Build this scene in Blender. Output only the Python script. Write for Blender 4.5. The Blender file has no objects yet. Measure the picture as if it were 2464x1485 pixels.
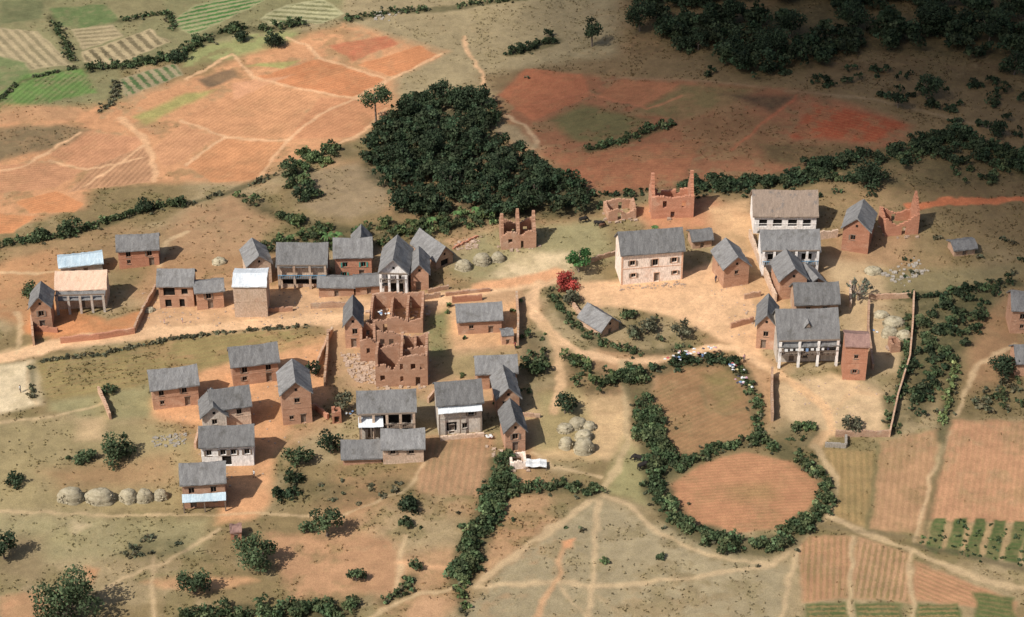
import bpy, math, random, numpy as np
from mathutils import Matrix, Vector
rng=np.random.default_rng(7); random.seed(7)
PW,PH=2464.,1485.
HF=math.radians(13); PITCH=math.radians(33); DIST=420.
CH=DIST*math.sin(PITCH); CY=-DIST*math.cos(PITCH)
F=(PW/2)/math.tan(HF)
cP,sP=math.cos(PITCH),math.sin(PITCH)
scene=bpy.context.scene
# ---------------------------------------------------------------- noise / terrain
_tab=rng.random((256,256))
def vn(x,y,s,k=0):
    x=np.asarray(x,float)/s+k*17.3+1000; y=np.asarray(y,float)/s+k*31.7+1000
    xi=np.floor(x).astype(int); yi=np.floor(y).astype(int)
    fx=x-xi; fy=y-yi
    fx=fx**3*(fx*(6*fx-15)+10); fy=fy**3*(fy*(6*fy-15)+10)
    a=_tab[xi%256,yi%256]; b=_tab[(xi+1)%256,yi%256]; c=_tab[xi%256,(yi+1)%256]; d=_tab[(xi+1)%256,(yi+1)%256]
    return (a*(1-fx)+b*fx)*(1-fy)+(c*(1-fx)+d*fx)*fy
def fbm(x,y,s,k=0,o=4):
    t=0;w=1;n=0
    for i in range(o):
        t=t+w*vn(x,y,s/2**i,k+i); n+=w; w*=.55
    return t/n
def ss(a,b,v):
    t=np.clip((v-a)/(b-a),0,1); return t*t*(3-2*t)
def hgt(x,y):
    x=np.asarray(x,float); y=np.asarray(y,float)
    return (2.4*(vn(x,y,60,3)-.5)+.8*(vn(x,y,17,5)-.5)-8*ss(15,130,y*.9-x*.6)
            +6*ss(50,170,x*.7+y*.8)+25*(vn(x,y,500,8)-.5)*ss(250,900,np.hypot(x,y)))
# ground survey: turns a map reference into a real position on the terrain
def G(px,py):
    dx=(px-PW/2)/F; dy=-(py-PH/2)/F
    d=np.array([dx, cP+sP*dy, -sP+cP*dy]); z=0.
    for i in range(14):
        t=(z-CH)/d[2]; x=d[0]*t; y=CY+d[1]*t; z=float(hgt(x,y))
    return x,y,z
def mpp(px,py):
    x,y,z=G(px,py)
    return F/((y-CY)*cP+(CH-z)*sP)
def hm(px,py,hp): return hp/(mpp(px,py)*cP)
def lin(c):
    c=np.array(c,float)/255.; return np.where(c<.04045,c/12.92,((c+.055)/1.055)**2.4)
def A(c,k=.73): return np.clip(lin(c)*k*np.array([.97,1.04,1.0]),0,.64)

# ---------------------------------------------------------------- ground sheet
def axis(a,b,st,far0,far1):
    c=np.arange(a,b+st/2,st)
    lo=[];v=a;s=st
    while v>far0: s*=1.22; v-=s; lo.append(v)
    hi=[];v=b;s=st
    while v<far1: s*=1.22; v+=s; hi.append(v)
    return np.array(lo[::-1]+list(c)+hi)
xs=axis(-165,165,.30,-6000,6000); ys=axis(-105,200,.38,-3000,9000)
XX,YY=np.meshgrid(xs,ys)
XW=XX+1.1*(fbm(XX,YY,3.2,11,3)-.5); YW=YY+1.5*(fbm(XX,YY,3.2,15,3)-.5)
N1=fbm(XX,YY,14,21,5); N2=fbm(XX,YY,5,25,4); N3=fbm(XX,YY,1.6,29,3); N4=fbm(XX,YY,38,41,4)
COL=np.zeros(XX.shape+(3,)); ROW=np.zeros_like(COL); FUR=np.zeros_like(COL)
def mixc(a,b,t): return a*(1-t[...,None])+b*t[...,None]
base=mixc(np.broadcast_to(A((176,150,116)),COL.shape),np.broadcast_to(A((146,122,88)),COL.shape),ss(.38,.62,N1))
base=mixc(base,np.broadcast_to(A((196,146,110)),COL.shape),ss(.50,.64,N4)*.7)
base=mixc(base,np.broadcast_to(A((124,112,74)),COL.shape),ss(.54,.68,N2)*.45)
COL[:]=base; FUR[...,2]=.8
def wpoly(pts): return np.array([G(*p)[:2] for p in pts])
def sdist(poly,X,Y,closed=True):
    n=len(poly); d=np.full(X.shape,1e9); ins=np.zeros(X.shape,bool)
    for i in range(n if closed else n-1):
        ax,ay=poly[i]; bx,by=poly[(i+1)%n]
        ex,ey=bx-ax,by-ay; L=ex*ex+ey*ey+1e-9
        t=np.clip(((X-ax)*ex+(Y-ay)*ey)/L,0,1)
        d=np.minimum(d,(X-ax-t*ex)**2+(Y-ay-t*ey)**2)
        if closed:
            c=((ay>Y)!=(by>Y)); 
            xi=ax+(Y-ay)*ex/(ey if abs(ey)>1e-9 else 1e-9)
            ins^=(c&(X<xi))
    d=np.sqrt(d)
    return np.where(ins,-d,d) if closed else d
def sl(w,m):
    i0,i1=np.searchsorted(xs,[w[:,0].min()-m,w[:,0].max()+m]); j0,j1=np.searchsorted(ys,[w[:,1].min()-m,w[:,1].max()+m])
    return (slice(max(j0-1,0),j1+1),slice(max(i0-1,0),i1+1))
def P(pts,c,soft=.7,rows=None,g=.2,a=1.,patch=.25,rd=None,world=False):
    w=np.array(pts) if world else wpoly(pts); s=sl(w,soft*2+2)
    d=sdist(w,XW[s],YW[s]); m=(1-ss(-soft,soft,d))*a
    if patch: m=m*(1-patch*ss(.45,.65,N2[s]*.6+N3[s]*.4))
    cc=A(c)*(0.82+.36*N1[s][...,None])
    COL[s]=mixc(COL[s],cc,m)
    FUR[s][...,2]=FUR[s][...,2]*(1-m)+g*m
    if rows:
        sp,st,rc=rows[:3]
        p,q=(w[0],w[1]) if rd is None else wpoly(rd)
        e=(q-p)/np.linalg.norm(q-p)
        u=((XX[s]-p[0])*-e[1]+(YY[s]-p[1])*e[0]+.25*(N2[s]-.5))/sp
        k=m>.3*a
        FUR[s][...,0]=np.where(k,u,FUR[s][...,0]); FUR[s][...,1]=np.where(k,st*(1-ss(-.8,0,d))*(.45+.9*N2[s]),FUR[s][...,1])
        ROW[s]=np.where(k[...,None],A(rc),ROW[s])
    elif a>.8:
        FUR[s][...,1]*=(1-m)
def Ln(pts,wd,c,soft=.5,a=1.,g=0.,world=False,wob=.5):
    w=np.array(pts) if world else wpoly(pts); s=sl(w,wd+3)
    d=sdist(w,XW[s],YW[s],False)+wd*wob*(N2[s]-.5)+.5*(N3[s]-.5)
    m=(1-ss(wd/2-soft,wd/2+soft,d))*a
    COL[s]=mixc(COL[s],A(c)*(0.88+.24*N1[s][...,None]),m)
    FUR[s][...,2]=FUR[s][...,2]*(1-m)+g*m; FUR[s][...,1]*=(1-m)

# large zones
P([(-200,-300),(1500,-300),(1500,150),(1180,190),(960,260),(830,60),(450,120),(0,260),(-200,200)],(168,146,114),3,g=.6)
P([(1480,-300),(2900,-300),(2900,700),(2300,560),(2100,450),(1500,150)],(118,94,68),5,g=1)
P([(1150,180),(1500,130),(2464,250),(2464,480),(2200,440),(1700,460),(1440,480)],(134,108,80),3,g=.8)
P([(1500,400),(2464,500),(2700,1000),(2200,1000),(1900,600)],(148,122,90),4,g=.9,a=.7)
P([(-50,-50),(830,-50),(820,45),(600,75),(450,120),(290,170),(300,240),(180,270),(-50,260)],(142,132,96),1.5,g=.6)
T=(186,162,128)
P([(0,0),(110,0),(100,45),(0,60)],(118,116,82))
P([(120,20),(250,10),(290,50),(200,70),(130,60)],(108,120,76),patch=.5)
P([(255,0),(390,0),(400,25),(320,60),(280,40)],(142,128,94))
P([(-30,65),(90,75),(175,155),(60,170),(-30,120)],T,.4,(2.2,.8,(132,118,90)),rd=[(0,70),(90,160)])
P([(170,70),(270,60),(300,85),(200,120)],T,.4,(2,.7,(134,118,90)))
P([(195,125),(360,70),(410,100),(280,155),(200,150)],(196,170,134),.3,(2.6,.9,(112,98,74)),rd=[(250,100),(300,150)])
P([(-30,130),(60,150),(80,190),(-30,215)],(120,126,84),patch=.5)
P([(400,60),(470,12),(540,-5),(640,0),(600,22),(470,85)],(168,158,118),.4,(2.0,1.1,(76,118,62)),rd=[(410,60),(600,20)])
P([(625,45),(690,10),(780,-3),(828,32),(780,55),(650,62)],(184,172,134),.4,(2.2,.9,(118,114,78)),rd=[(640,30),(800,40)])
P([(285,190),(420,152),(442,182),(300,238)],(168,148,118),.4,(2.2,1.1,(86,108,66)),rd=[(285,190),(320,230)])
P([(-30,250),(60,178),(200,165),(235,222),(100,250),(-30,275)],(118,142,80),1,(1.3,.6,(88,112,60)),patch=.7)
P([(450,120),(600,80),(720,70),(700,110),(560,140),(440,160)],(156,152,102),1.5,patch=.6)
O=(212,152,112)
P([(-100,280),(250,250),(300,240),(450,190),(600,130),(830,55),(1070,125),(945,190),(960,260),(860,330),(700,390),(620,440),(500,440),(370,440),(230,450),(200,500),(-100,580)],O,2.5,g=.12,patch=.5)
fr=(1.0,.28,(170,114,78))
P([(615,188),(770,140),(925,190),(850,235),(720,215)],(214,140,98),.4,fr)
P([(860,155),(1010,110),(1060,135),(940,185)],(212,140,98),.4,fr)
P([(440,290),(610,190),(765,225),(690,330),(540,330)],(216,154,114),.4,fr)
P([(770,235),(880,240),(950,250),(860,330),(690,335)],(210,146,108),.4,fr,rd=[(700,330),(860,240)])
P([(450,395),(540,335),(690,342),(620,432),(510,440)],(214,148,106),.4,fr)
P([(120,370),(200,312),(340,330),(330,380),(200,410)],(212,150,114),.4,fr)
P([(-50,400),(120,390),(200,412),(140,450),(-50,470)],(210,150,114),.4,fr)
P([(160,465),(230,400),(345,350),(380,400),(360,440),(200,458)],(196,144,110),.4,(1.2,.5,(150,110,82)))
P([(40,485),(130,460),(200,490),(180,512),(70,512)],(216,144,100),.4,fr)
P([(-40,510),(90,520),(30,560),(-40,565)],(216,144,100),.4,fr)
P([(790,112),(930,85),(960,105),(850,145)],(198,120,90),.6,fr)
P([(560,200),(700,180),(560,240)],(217,156,120),.6)
P([(365,360),(440,300),(520,330),(440,385),(400,400)],(212,152,114),.4,fr)
P([(320,282),(450,225),(520,215),(350,302)],(176,160,102),1.2)
P([(590,158),(720,145),(680,165)],(172,164,104),.8)
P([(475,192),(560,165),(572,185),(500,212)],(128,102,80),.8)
P([(-50,315),(150,300),(215,312),(160,350),(60,372),(-50,400)],(140,116,88),1.5,g=.8)
P([(0,250),(200,262),(180,290),(0,300)],(194,144,108),1.5,g=.5)
pc=(232,180,140)
for l in ([(615,188),(725,215),(850,237),(940,190),(1060,130)],[(770,140),(925,190)],[(690,337),(770,275),(870,235)],[(440,290),(540,331),(690,337)],[(540,331),(450,395)],[(1115,90),(1130,130),(1160,180),(1165,215)],[(690,90),(740,110),(770,140)],[(610,190),(560,130),(450,190)],[(700,390),(860,330),(930,260)],[(690,337),(620,432)]):
    Ln(l,.9,pc,.4,a=.8)
Ln([(290,285),(340,325),(365,370),(372,435)],1.3,(225,172,132)); Ln([(120,385),(210,410),(340,380)],.7,pc); Ln([(-20,415),(60,400),(190,320)],.7,pc); Ln([(200,450),(345,352)],.6,pc)
Ln([(1165,215),(1300,230),(1500,185),(1850,215),(2100,240),(2464,330)],1.1,(156,128,100),a=.7)
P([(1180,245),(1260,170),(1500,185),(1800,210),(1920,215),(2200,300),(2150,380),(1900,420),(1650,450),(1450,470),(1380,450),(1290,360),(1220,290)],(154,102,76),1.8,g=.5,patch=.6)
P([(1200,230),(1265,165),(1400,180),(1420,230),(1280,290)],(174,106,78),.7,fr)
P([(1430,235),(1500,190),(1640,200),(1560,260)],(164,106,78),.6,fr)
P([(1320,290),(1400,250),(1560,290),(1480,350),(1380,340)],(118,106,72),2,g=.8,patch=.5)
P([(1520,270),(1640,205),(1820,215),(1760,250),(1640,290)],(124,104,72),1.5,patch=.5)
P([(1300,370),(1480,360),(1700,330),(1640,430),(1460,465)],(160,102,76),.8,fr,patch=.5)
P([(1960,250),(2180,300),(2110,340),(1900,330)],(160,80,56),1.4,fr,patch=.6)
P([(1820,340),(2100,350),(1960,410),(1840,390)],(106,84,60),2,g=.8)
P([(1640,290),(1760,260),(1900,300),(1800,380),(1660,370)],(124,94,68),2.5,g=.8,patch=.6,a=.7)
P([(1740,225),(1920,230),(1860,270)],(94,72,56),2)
Ln([(1290,250),(1410,222),(1560,262),(1640,230)],.8,(190,120,90),a=.6);Ln([(1760,360),(1920,230)],.8,(180,100,74),a=.6)
Ln([(1220,280),(1260,300),(1290,340),(1280,360)],1.,(200,165,132),a=.8)
Ln([(2190,497),(2300,485),(2464,478),(2700,470)],2.4,(204,120,84),.4)
P([(1140,290),(1240,300),(1300,360),(1240,350)],(156,132,104),1.5)
P([(700,430),(860,390),(950,430),(930,500),(840,530),(720,500)],(160,134,106),2,g=.6)
P([(380,560),(460,500),(560,465),(680,530),(600,600),(420,640)],(184,142,108),3,g=.5)
P([(0,590),(300,540),(420,560),(300,650),(120,640),(0,650)],(164,130,96),3,g=.7)
P([(300,620),(600,610),(600,660),(400,660)],(174,132,98),2,g=.5)
P([(1090,660),(1150,560),(1450,530),(1480,620),(1330,650),(1180,680)],(164,148,110),2.5,g=.6)
P([(1180,665),(1250,610),(1380,605),(1380,650),(1290,680)],(230,198,160),1.8,g=.1,patch=.5)
P([(1520,500),(1700,470),(1820,520),(1740,560),(1560,550)],(198,138,104),2,g=.2)
P([(2000,560),(2200,560),(2180,640),(2000,640)],(172,134,102),2.5,g=.5)
# village soils
S=(232,182,142)
P([(-30,640),(130,600),(250,690),(110,800),(-30,760)],(192,140,102),2,g=.5)
P([(60,800),(80,720),(260,770),(370,740),(330,800),(150,830)],(212,142,98),1.2,g=.05)
P([(330,790),(370,720),(560,690),(760,690),(840,720),(1060,700),(1060,740),(800,770),(560,790)],(220,172,134),1.5,g=.05)
P([(1385,705),(1400,680),(1490,675),(1660,650),(1740,620),(1800,690),(1830,760),(1840,880),(1780,845),(1700,800),(1620,765),(1500,735),(1430,745)],S,1,g=.0,patch=.15)
P([(1700,500),(1800,480),(1830,600),(1900,720),(1870,780),(1830,750),(1720,600)],(212,166,126),1.5,g=.1)
P([(1980,620),(2120,640),(2190,740),(2180,900),(2080,900),(2010,760)],(200,166,130),2,g=.3)
P([(355,960),(480,900),(560,860),(680,820),(780,810),(795,960),(690,1030),(660,1100),(655,1200),(610,1250),(520,1262),(545,1100),(480,1020),(365,1010)],(222,162,120),1.2,g=.0,patch=.2)
P([(790,780),(1250,700),(1260,900),(1240,1000),(1030,960),(820,930)],(202,158,122),1.5,g=.2,patch=.4)
P([(1060,740),(1240,730),(1240,830),(1080,840)],(226,174,132),1.5,g=.0)
P([(1020,760),(1080,740),(1080,860),(1030,860)],(136,128,88),1.5,g=.8)
P([(1040,860),(1240,840),(1250,930),(1060,900)],(162,142,102),2,g=.6,a=.8)
P([(80,872),(380,815),(740,785),(772,825),(560,870),(370,925),(120,965)],(158,136,92),1.2,(1.4,.25,(164,122,88)),g=.8,patch=.6)
P([(-80,880),(78,870),(95,975),(-80,1010)],(230,202,168),1.5,g=.05)
P([(120,965),(360,930),(370,1010),(250,1010),(120,990)],(158,144,106),1.5,g=.6)
P([(-80,1015),(380,1015),(480,1060),(430,1222),(-80,1240)],(168,146,108),2.5,g=.6)
P([(190,1010),(250,1005),(250,1060),(180,1060)],(202,168,130),1.5)
P([(100,1130),(420,1090),(430,1170),(150,1180)],(178,130,96),3,a=.6,g=.5)
P([(-80,1240),(500,1250),(480,1330),(0,1360)],(170,154,116),2.5,g=.6,a=.8)
P([(1020,1050),(1190,1045),(1165,1195),(1000,1190)],(182,138,106),.8,(1.2,.5,(148,122,92)),rd=[(1100,1060),(1080,1180)])
P([(1270,985),(1400,950),(1500,950),(1525,1100),(1300,1110)],(216,176,134),1.5,g=.1,patch=.3)
P([(1290,950),(1400,930),(1430,1070),(1290,1090)],(172,152,108),1.8,g=.5,a=.8)
P([(1500,1050),(1560,1120),(1560,1220),(1450,1180)],(160,146,104),1.5,g=.6)
P([(1160,1400),(1300,1290),(1440,1195),(1560,1250),(1900,1370),(1880,1600),(1000,1600)],(172,151,121),2,g=.6,patch=.5)
P([(1580,905),(1640,880),(1750,870),(1800,960),(1820,1040),(1700,1090),(1600,1110),(1580,1040)],(166,124,90),.8,(1.0,.3,(130,110,76)),patch=.5)
P([(1690,900),(1760,890),(1780,960),(1730,990)],(126,120,74),1.5,a=.6,patch=.5)
Ln([(1690,930),(1700,980),(1740,1000),(1800,985)],.8,(140,118,84),a=.7)
P([(1615,1170),(1700,1110),(1790,1090),(1900,1110),(1978,1160),(1960,1205),(1900,1265),(1800,1282),(1700,1267),(1630,1230)],(194,136,102),.7,(.8,.32,(140,114,76)),patch=.25,rd=[(1640,1200),(1950,1180)])
P([(1740,1170),(1850,1160),(1870,1200),(1780,1210)],(146,124,82),2,a=.5,patch=.5)
P([(1860,925),(2000,895),(2135,950),(2120,1045),(2000,1045),(1880,1000)],(218,180,142),1.2,g=.1)
P([(1980,1080),(2112,1088),(2085,1270),(2010,1240)],(172,138,96),.8,(1.1,.4,(136,116,76)),rd=[(1990,1100),(1990,1230)],patch=.4)
P([(2120,1062),(2262,1032),(2222,1290),(2092,1270)],(188,142,108),.7,(1.1,.35,(154,122,86)),rd=[(2150,1080),(2130,1260)],patch=.4)
P([(2290,1010),(2600,1010),(2600,1262),(2232,1250)],(200,146,112),.6,(1.0,.35,(162,128,92)),rd=[(2330,1030),(2300,1240)],patch=.4)
P([(1925,1290),(2050,1292),(2040,1442),(1930,1450)],(192,142,108),.5,(1.,.5,(134,116,74)),rd=[(1990,1300),(1985,1440)])
P([(2060,1292),(2190,1335),(2190,1450),(2050,1440)],(192,146,112),.5,(1.,.6,(128,112,70)),rd=[(2120,1320),(2100,1440)])
P([(2200,1350),(2450,1450),(2440,1475),(2200,1440)],(196,142,108),.6,(1.,.5,(146,120,82)))
P([(2215,1255),(2600,1262),(2600,1365),(2200,1310)],(182,148,110),.6)
for i in range(6):
    x=2222+i*48
    P([(x+28,1246+i*2),(x+56,1246+i*2),(x+36,1335+i*6),(x+2,1318+i*8)] if i<5 else [(x,1270),(x+60,1270),(x+60,1360),(x,1350)],(92,102,60),.3,(1.0,.5,(122,110,74)))
for x in (1935,2060,2200):
    P([(x,1452),(x+110,1450),(x+112,1500),(x+2,1500)],(98,106,64),.4,(1.1,.8,(158,128,88)))
P([(2345,1425),(2440,1440),(2440,1500),(2350,1500)],(104,108,66),.5,(1.1,.6,(142,120,82)))
P([(2230,900),(2464,860),(2464,1010),(2290,1010)],(134,112,80),2,g=.8)
P([(2330,700),(2440,660),(2464,900),(2330,950)],(166,126,94),2,g=.4)
P([(2120,650),(2464,640),(2430,700),(2180,900)],(142,124,92),2,g=.8)
P([(640,1285),(960,1290),(950,1425),(700,1440)],(190,142,108),1.5,g=.4,patch=.6)
P([(1000,1440),(1080,1430),(1060,1500),(960,1500)],(206,158,122),1.2)
P([(-50,1290),(110,1290),(100,1400),(-50,1380)],(156,132,100),2)
P([(0,1440),(100,1420),(120,1500),(0,1500)],(200,148,112),1)
P([(340,1405),(440,1385),(600,1390),(620,1400),(480,1430)],(216,160,120),.8,a=.8)
P([(170,1255),(215,1262),(180,1285)],(222,190,154),1,a=.8); P([(205,1360),(240,1365),(222,1400)],(214,150,110),.8,a=.8)
# paths
W_=(234,186,146)
Ln([(-80,870),(60,848),(150,825),(400,800),(600,782),(800,768)],4.6,W_,.8)
Ln([(800,768),(1000,728),(1150,700),(1300,680),(1345,668)],3.4,W_,.8)
Ln([(1150,690),(1290,672),(1340,655)],3.,(230,168,126),.7)
Ln([(1300,680),(1278,715),(1285,755),(1320,795),(1350,825),(1400,850),(1500,872),(1600,862),(1700,838),(1770,838),(1850,888)],2.1,W_)
Ln([(1310,780),(1345,850),(1350,930),(1330,990)],1.8,(218,174,134))
Ln([(1850,888),(1920,930),(1990,985),(2005,1030),(1960,1075)],1.8,(228,180,138))
Ln([(2005,990),(2060,940),(2160,965)],1.,(222,178,138),a=.6)
Ln([(1500,872),(1505,960),(1510,1060),(1485,1130),(1440,1190)],1.4,(202,170,132),a=.85)
for l,w in (([(1440,1190),(1370,1245),(1290,1300),(1150,1405),(1000,1432),(860,1500)],1.2),([(1440,1190),(1432,1300),(1415,1500)],.9),
    ([(1150,1410),(1350,1402),(1450,1412),(1700,1385),(1860,1360),(1920,1310),(1990,1245)],1.1),([(1440,1190),(1520,1220),(1580,1280),(1700,1335),(1860,1358)],.9),
    ([(1960,1075),(2010,1150),(1995,1240),(2100,1290),(2250,1350),(2380,1402),(2600,1440)],1.5),([(-50,1232),(220,1240),(430,1240),(640,1235),(800,1248),(970,1185)],.6),
    ([(250,1415),(400,1352),(470,1310),(525,1272)],.8),([(972,1290),(960,1370),(950,1460)],.9),([(-40,1022),(130,1005),(245,970)],.6),([(40,750),(52,800),(40,850)],.9),
    ([(0,655),(80,658),(150,652)],.8),([(2200,1310),(2240,1150),(2290,1040)],.6),([(2300,1000),(2350,880),(2440,830)],.9),([(70,870),(65,930),(85,975)],.6),
    ([(370,1340),(365,1420),(372,1500)],.6),([(1880,1500),(1900,1400),(1925,1320)],.7),([(2190,1330),(2195,1485)],.7),([(2050,1290),(2045,1480)],.6),([(1340,1402),(1400,1470),(1420,1500)],.5),([(1280,1090),(1330,1120),(1440,1150)],.7),([(450,560),(400,580),(385,640)],1.),([(960,1190),(1000,1150),(1020,1110)],.5)):
    Ln(l,w,(216,180,142),.4,a=.7)
Ln([(1375,1300),(1345,1345),(1350,1380),(1310,1440),(1290,1500)],.9,(226,168,126),.5,a=.65); P([(1355,1300),(1385,1295),(1380,1320),(1360,1322)],(230,158,116),.6)
Ln([(960,1350),(1010,1362),(1085,1362)],.9,(226,170,130),.5,a=.8)
Ln([(1990,1270),(2090,1278),(2220,1300)],1,(124,106,80),.5,a=.6)
Ln([(2205,1315),(2300,1330),(2464,1372)],1.6,(100,88,66),.6,a=.7)
Ln([(2115,1075),(2088,1270)],.9,(110,104,70),.5,a=.6); Ln([(2285,1020),(2225,1290)],1.1,(104,94,66),.5,a=.6)
Ln([(-50,855),(40,838),(120,812)],1.2,(150,130,94),.6,a=.5)

# ---------------------------------------------------------------- mesh helpers
def link(o,parent=None):
    scene.collection.objects.link(o)
    if parent is not None: o.parent=parent
    return o
def quadmesh(name,V,C=None,mats=(),midx=None,parent=None):
    n=len(V); me=bpy.data.meshes.new(name)
    me.vertices.add(n*4); me.vertices.foreach_set('co',V.reshape(-1).astype(np.float32))
    me.loops.add(n*4); me.loops.foreach_set('vertex_index',np.arange(n*4,dtype=np.int32))
    me.polygons.add(n); me.polygons.foreach_set('loop_start',np.arange(0,n*4,4,dtype=np.int32)); me.polygons.foreach_set('loop_total',np.full(n,4,dtype=np.int32))
    for m in mats: me.materials.append(m)
    if midx is not None: me.polygons.foreach_set('material_index',midx.astype(np.int32))
    me.update(calc_edges=True)
    if C is not None:
        a=me.attributes.new('Col','FLOAT_COLOR','POINT')
        c=np.ones((n,4,4),np.float32); c[...,:3]=C[:,None,:]; a.data.foreach_set('color',c.reshape(-1))
    return link(bpy.data.objects.new(name,me),parent)
class MB:
    def __init__(s): s.v=[];s.f=[];s.m=[]
    def q(s,*p,m=0):
        i=len(s.v); s.v+= [tuple(a) for a in p]; s.f.append(tuple(range(i,i+len(p)))); s.m.append(m)
    def box(s,x0,x1,y0,y1,z0,z1,m=0,j=0):
        c=[[x,y,z] for x in(x0,x1) for y in(y0,y1) for z in(z0,z1)]
        if j: c=[[a+random.uniform(-j,j) for a in p] for p in c]
        i=len(s.v); s.v+=c
        for f in((0,1,3,2),(4,6,7,5),(0,4,5,1),(2,3,7,6),(0,2,6,4),(1,5,7,3)): s.f.append(tuple(i+k for k in f)); s.m.append(m)
    def facade(s,o,du,nin,L,z0,H,ops,m=0,mr=0,depth=.22):
        o=np.array(o,float);du=np.array(du,float);nin=np.array(nin,float); up=np.array((0,0,1.))
        pt=lambda u,z,d=0:tuple(o+du*u+up*z+nin*d)
        us=sorted({0,L,*[a for p in ops for a in p[:2]]}); zs=sorted({z0,H,*[a for p in ops for a in p[2:4]]})
        for a,b in zip(us,us[1:]):
            for c,d in zip(zs,zs[1:]):
                mu,mz=(a+b)/2,(c+d)/2
                if any(p[0]<mu<p[1] and p[2]<mz<p[3] for p in ops): continue
                s.q(pt(a,c),pt(b,c),pt(b,d),pt(a,d),m=m)
        for p in ops:
            a,b,c,d,mm=p[:5]
            s.q(pt(a,c),pt(a,d),pt(a,d,depth),pt(a,c,depth),m=mr); s.q(pt(b,c),pt(b,d),pt(b,d,depth),pt(b,c,depth),m=mr)
            s.q(pt(a,c),pt(b,c),pt(b,c,depth),pt(a,c,depth),m=mr); s.q(pt(a,d),pt(b,d),pt(b,d,depth),pt(a,d,depth),m=mr)
            s.q(pt(a,c,depth),pt(b,c,depth),pt(b,d,depth),pt(a,d,depth),m=mm)
    def obj(s,name,mats,parent=None,smooth=False):
        me=bpy.data.meshes.new(name); me.from_pydata(s.v,[],s.f)
        for m in mats: me.materials.append(m)
        me.polygons.foreach_set('material_index',s.m)
        if smooth: me.polygons.foreach_set('use_smooth',[True]*len(s.f))
        me.update(); return link(bpy.data.objects.new(name,me),parent)
# ---------------------------------------------------------------- materials
def newmat(name):
    m=bpy.data.materials.new(name); m.use_nodes=True; nt=m.node_tree; b=nt.nodes['Principled BSDF']
    b.inputs['Specular IOR Level'].default_value=.15; b.inputs['Roughness'].default_value=.9
    return m,nt,b
def N(nt,t,**k):
    n=nt.nodes.new(t)
    for a,v in k.items(): setattr(n,a,v)
    return n
def mapr(nt,src,a,b,c,d):
    n=N(nt,'ShaderNodeMapRange'); nt.links.new(src,n.inputs[0])
    for i,v in enumerate((a,b,c,d)): n.inputs[i+1].default_value=v
    return n.outputs[0]
def vmul(nt,col,fac):
    n=N(nt,'ShaderNodeVectorMath',operation='SCALE'); nt.links.new(col,n.inputs[0]); nt.links.new(fac,n.inputs['Scale']); return n.outputs[0]
def mixn(nt,f,a,b):
    n=N(nt,'ShaderNodeMix',data_type='RGBA')
    if isinstance(f,float): n.inputs[0].default_value=f
    else: nt.links.new(f,n.inputs[0])
    for s,i in((a,6),(b,7)):
        if hasattr(s,'node'): nt.links.new(s,n.inputs[i])
        else: n.inputs[i].default_value=(*s,1)
    return n.outputs[2]
def noise(nt,scale,det=4,rough=.6,st=(1,1,1)):
    g=N(nt,'ShaderNodeNewGeometry'); mp=N(nt,'ShaderNodeMapping'); mp.inputs['Scale'].default_value=st
    nt.links.new(g.outputs['Position'],mp.inputs[0])
    n=N(nt,'ShaderNodeTexNoise'); n.inputs['Scale'].default_value=scale; n.inputs['Detail'].default_value=det; n.inputs['Roughness'].default_value=rough
    nt.links.new(mp.outputs[0],n.inputs['Vector']); return n.outputs[0]
def bump(nt,b,h,st,dist):
    n=N(nt,'ShaderNodeBump'); n.inputs['Strength'].default_value=st; n.inputs['Distance'].default_value=dist
    nt.links.new(h,n.inputs['Height']); nt.links.new(n.outputs[0],b.inputs['Normal'])
def surf(name,c1,c2,sc=1.5,st=(1,1,1),fine=6.,rough=.9,bp=.4,c3=None,rnd=.15,metal=0):
    m,nt,b=newmat(name); b.inputs['Roughness'].default_value=rough; b.inputs['Metallic'].default_value=metal
    n1=noise(nt,sc,5,.65,st); n2=noise(nt,fine,3,.6,st)
    c=mixn(nt,mapr(nt,n1,.36,.64,0,1),c1,c2)
    if c3 is not None:
        n3=noise(nt,sc*.5,6,.7); c=mixn(nt,mapr(nt,n3,.55,.66,0,.85),c,c3)
    c=vmul(nt,c,mapr(nt,n2,.3,.7,.76,1.24))
    if rnd:
        oi=N(nt,'ShaderNodeObjectInfo'); c=vmul(nt,c,mapr(nt,oi.outputs['Random'],0,1,1-rnd,1+rnd))
    nt.links.new(c,b.inputs['Base Color'])
    bump(nt,b,n2,bp,.12); return m
B1=surf('brick',(.36,.20,.125),(.45,.265,.175),.6,(1,1,2.5),5,c3=(.50,.34,.24),rnd=.14)
B2=surf('red_brick',(.36,.165,.10),(.44,.215,.135),.6,(1,1,2.5),5,c3=(.46,.27,.18))
BT=surf('tan_mud_plaster',(.48,.35,.25),(.54,.41,.31),.5,(1,1,.6),4,c3=(.42,.27,.18))
BC=surf('cream_plaster',(.74,.60,.49),(.78,.66,.56),.5,(1,1,.4),4,c3=(.66,.47,.36),rnd=.02)
BW=surf('whitewash',(.72,.68,.64),(.77,.74,.70),.6,(1,1,.4),4,c3=(.60,.50,.42),rnd=.05)
BG=surf('grey_plaster',(.42,.37,.31),(.50,.45,.39),.6,(1,1,.5),4,c3=(.45,.32,.24))
TH=surf('thatch',(.145,.14,.136),(.205,.20,.193),.9,(1.8,.5,.5),6,bp=.8,c3=(.12,.114,.105),rnd=.2)
TH2=surf('thatch_gable',(.145,.14,.136),(.21,.205,.198),.9,(.5,1.8,.5),6,bp=.8,c3=(.12,.114,.105),rnd=.2)
TILE=surf('old_clay_tile',(.25,.19,.145),(.32,.245,.19),1.2,(3,.6,.6),6,c3=(.17,.15,.135))
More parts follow.
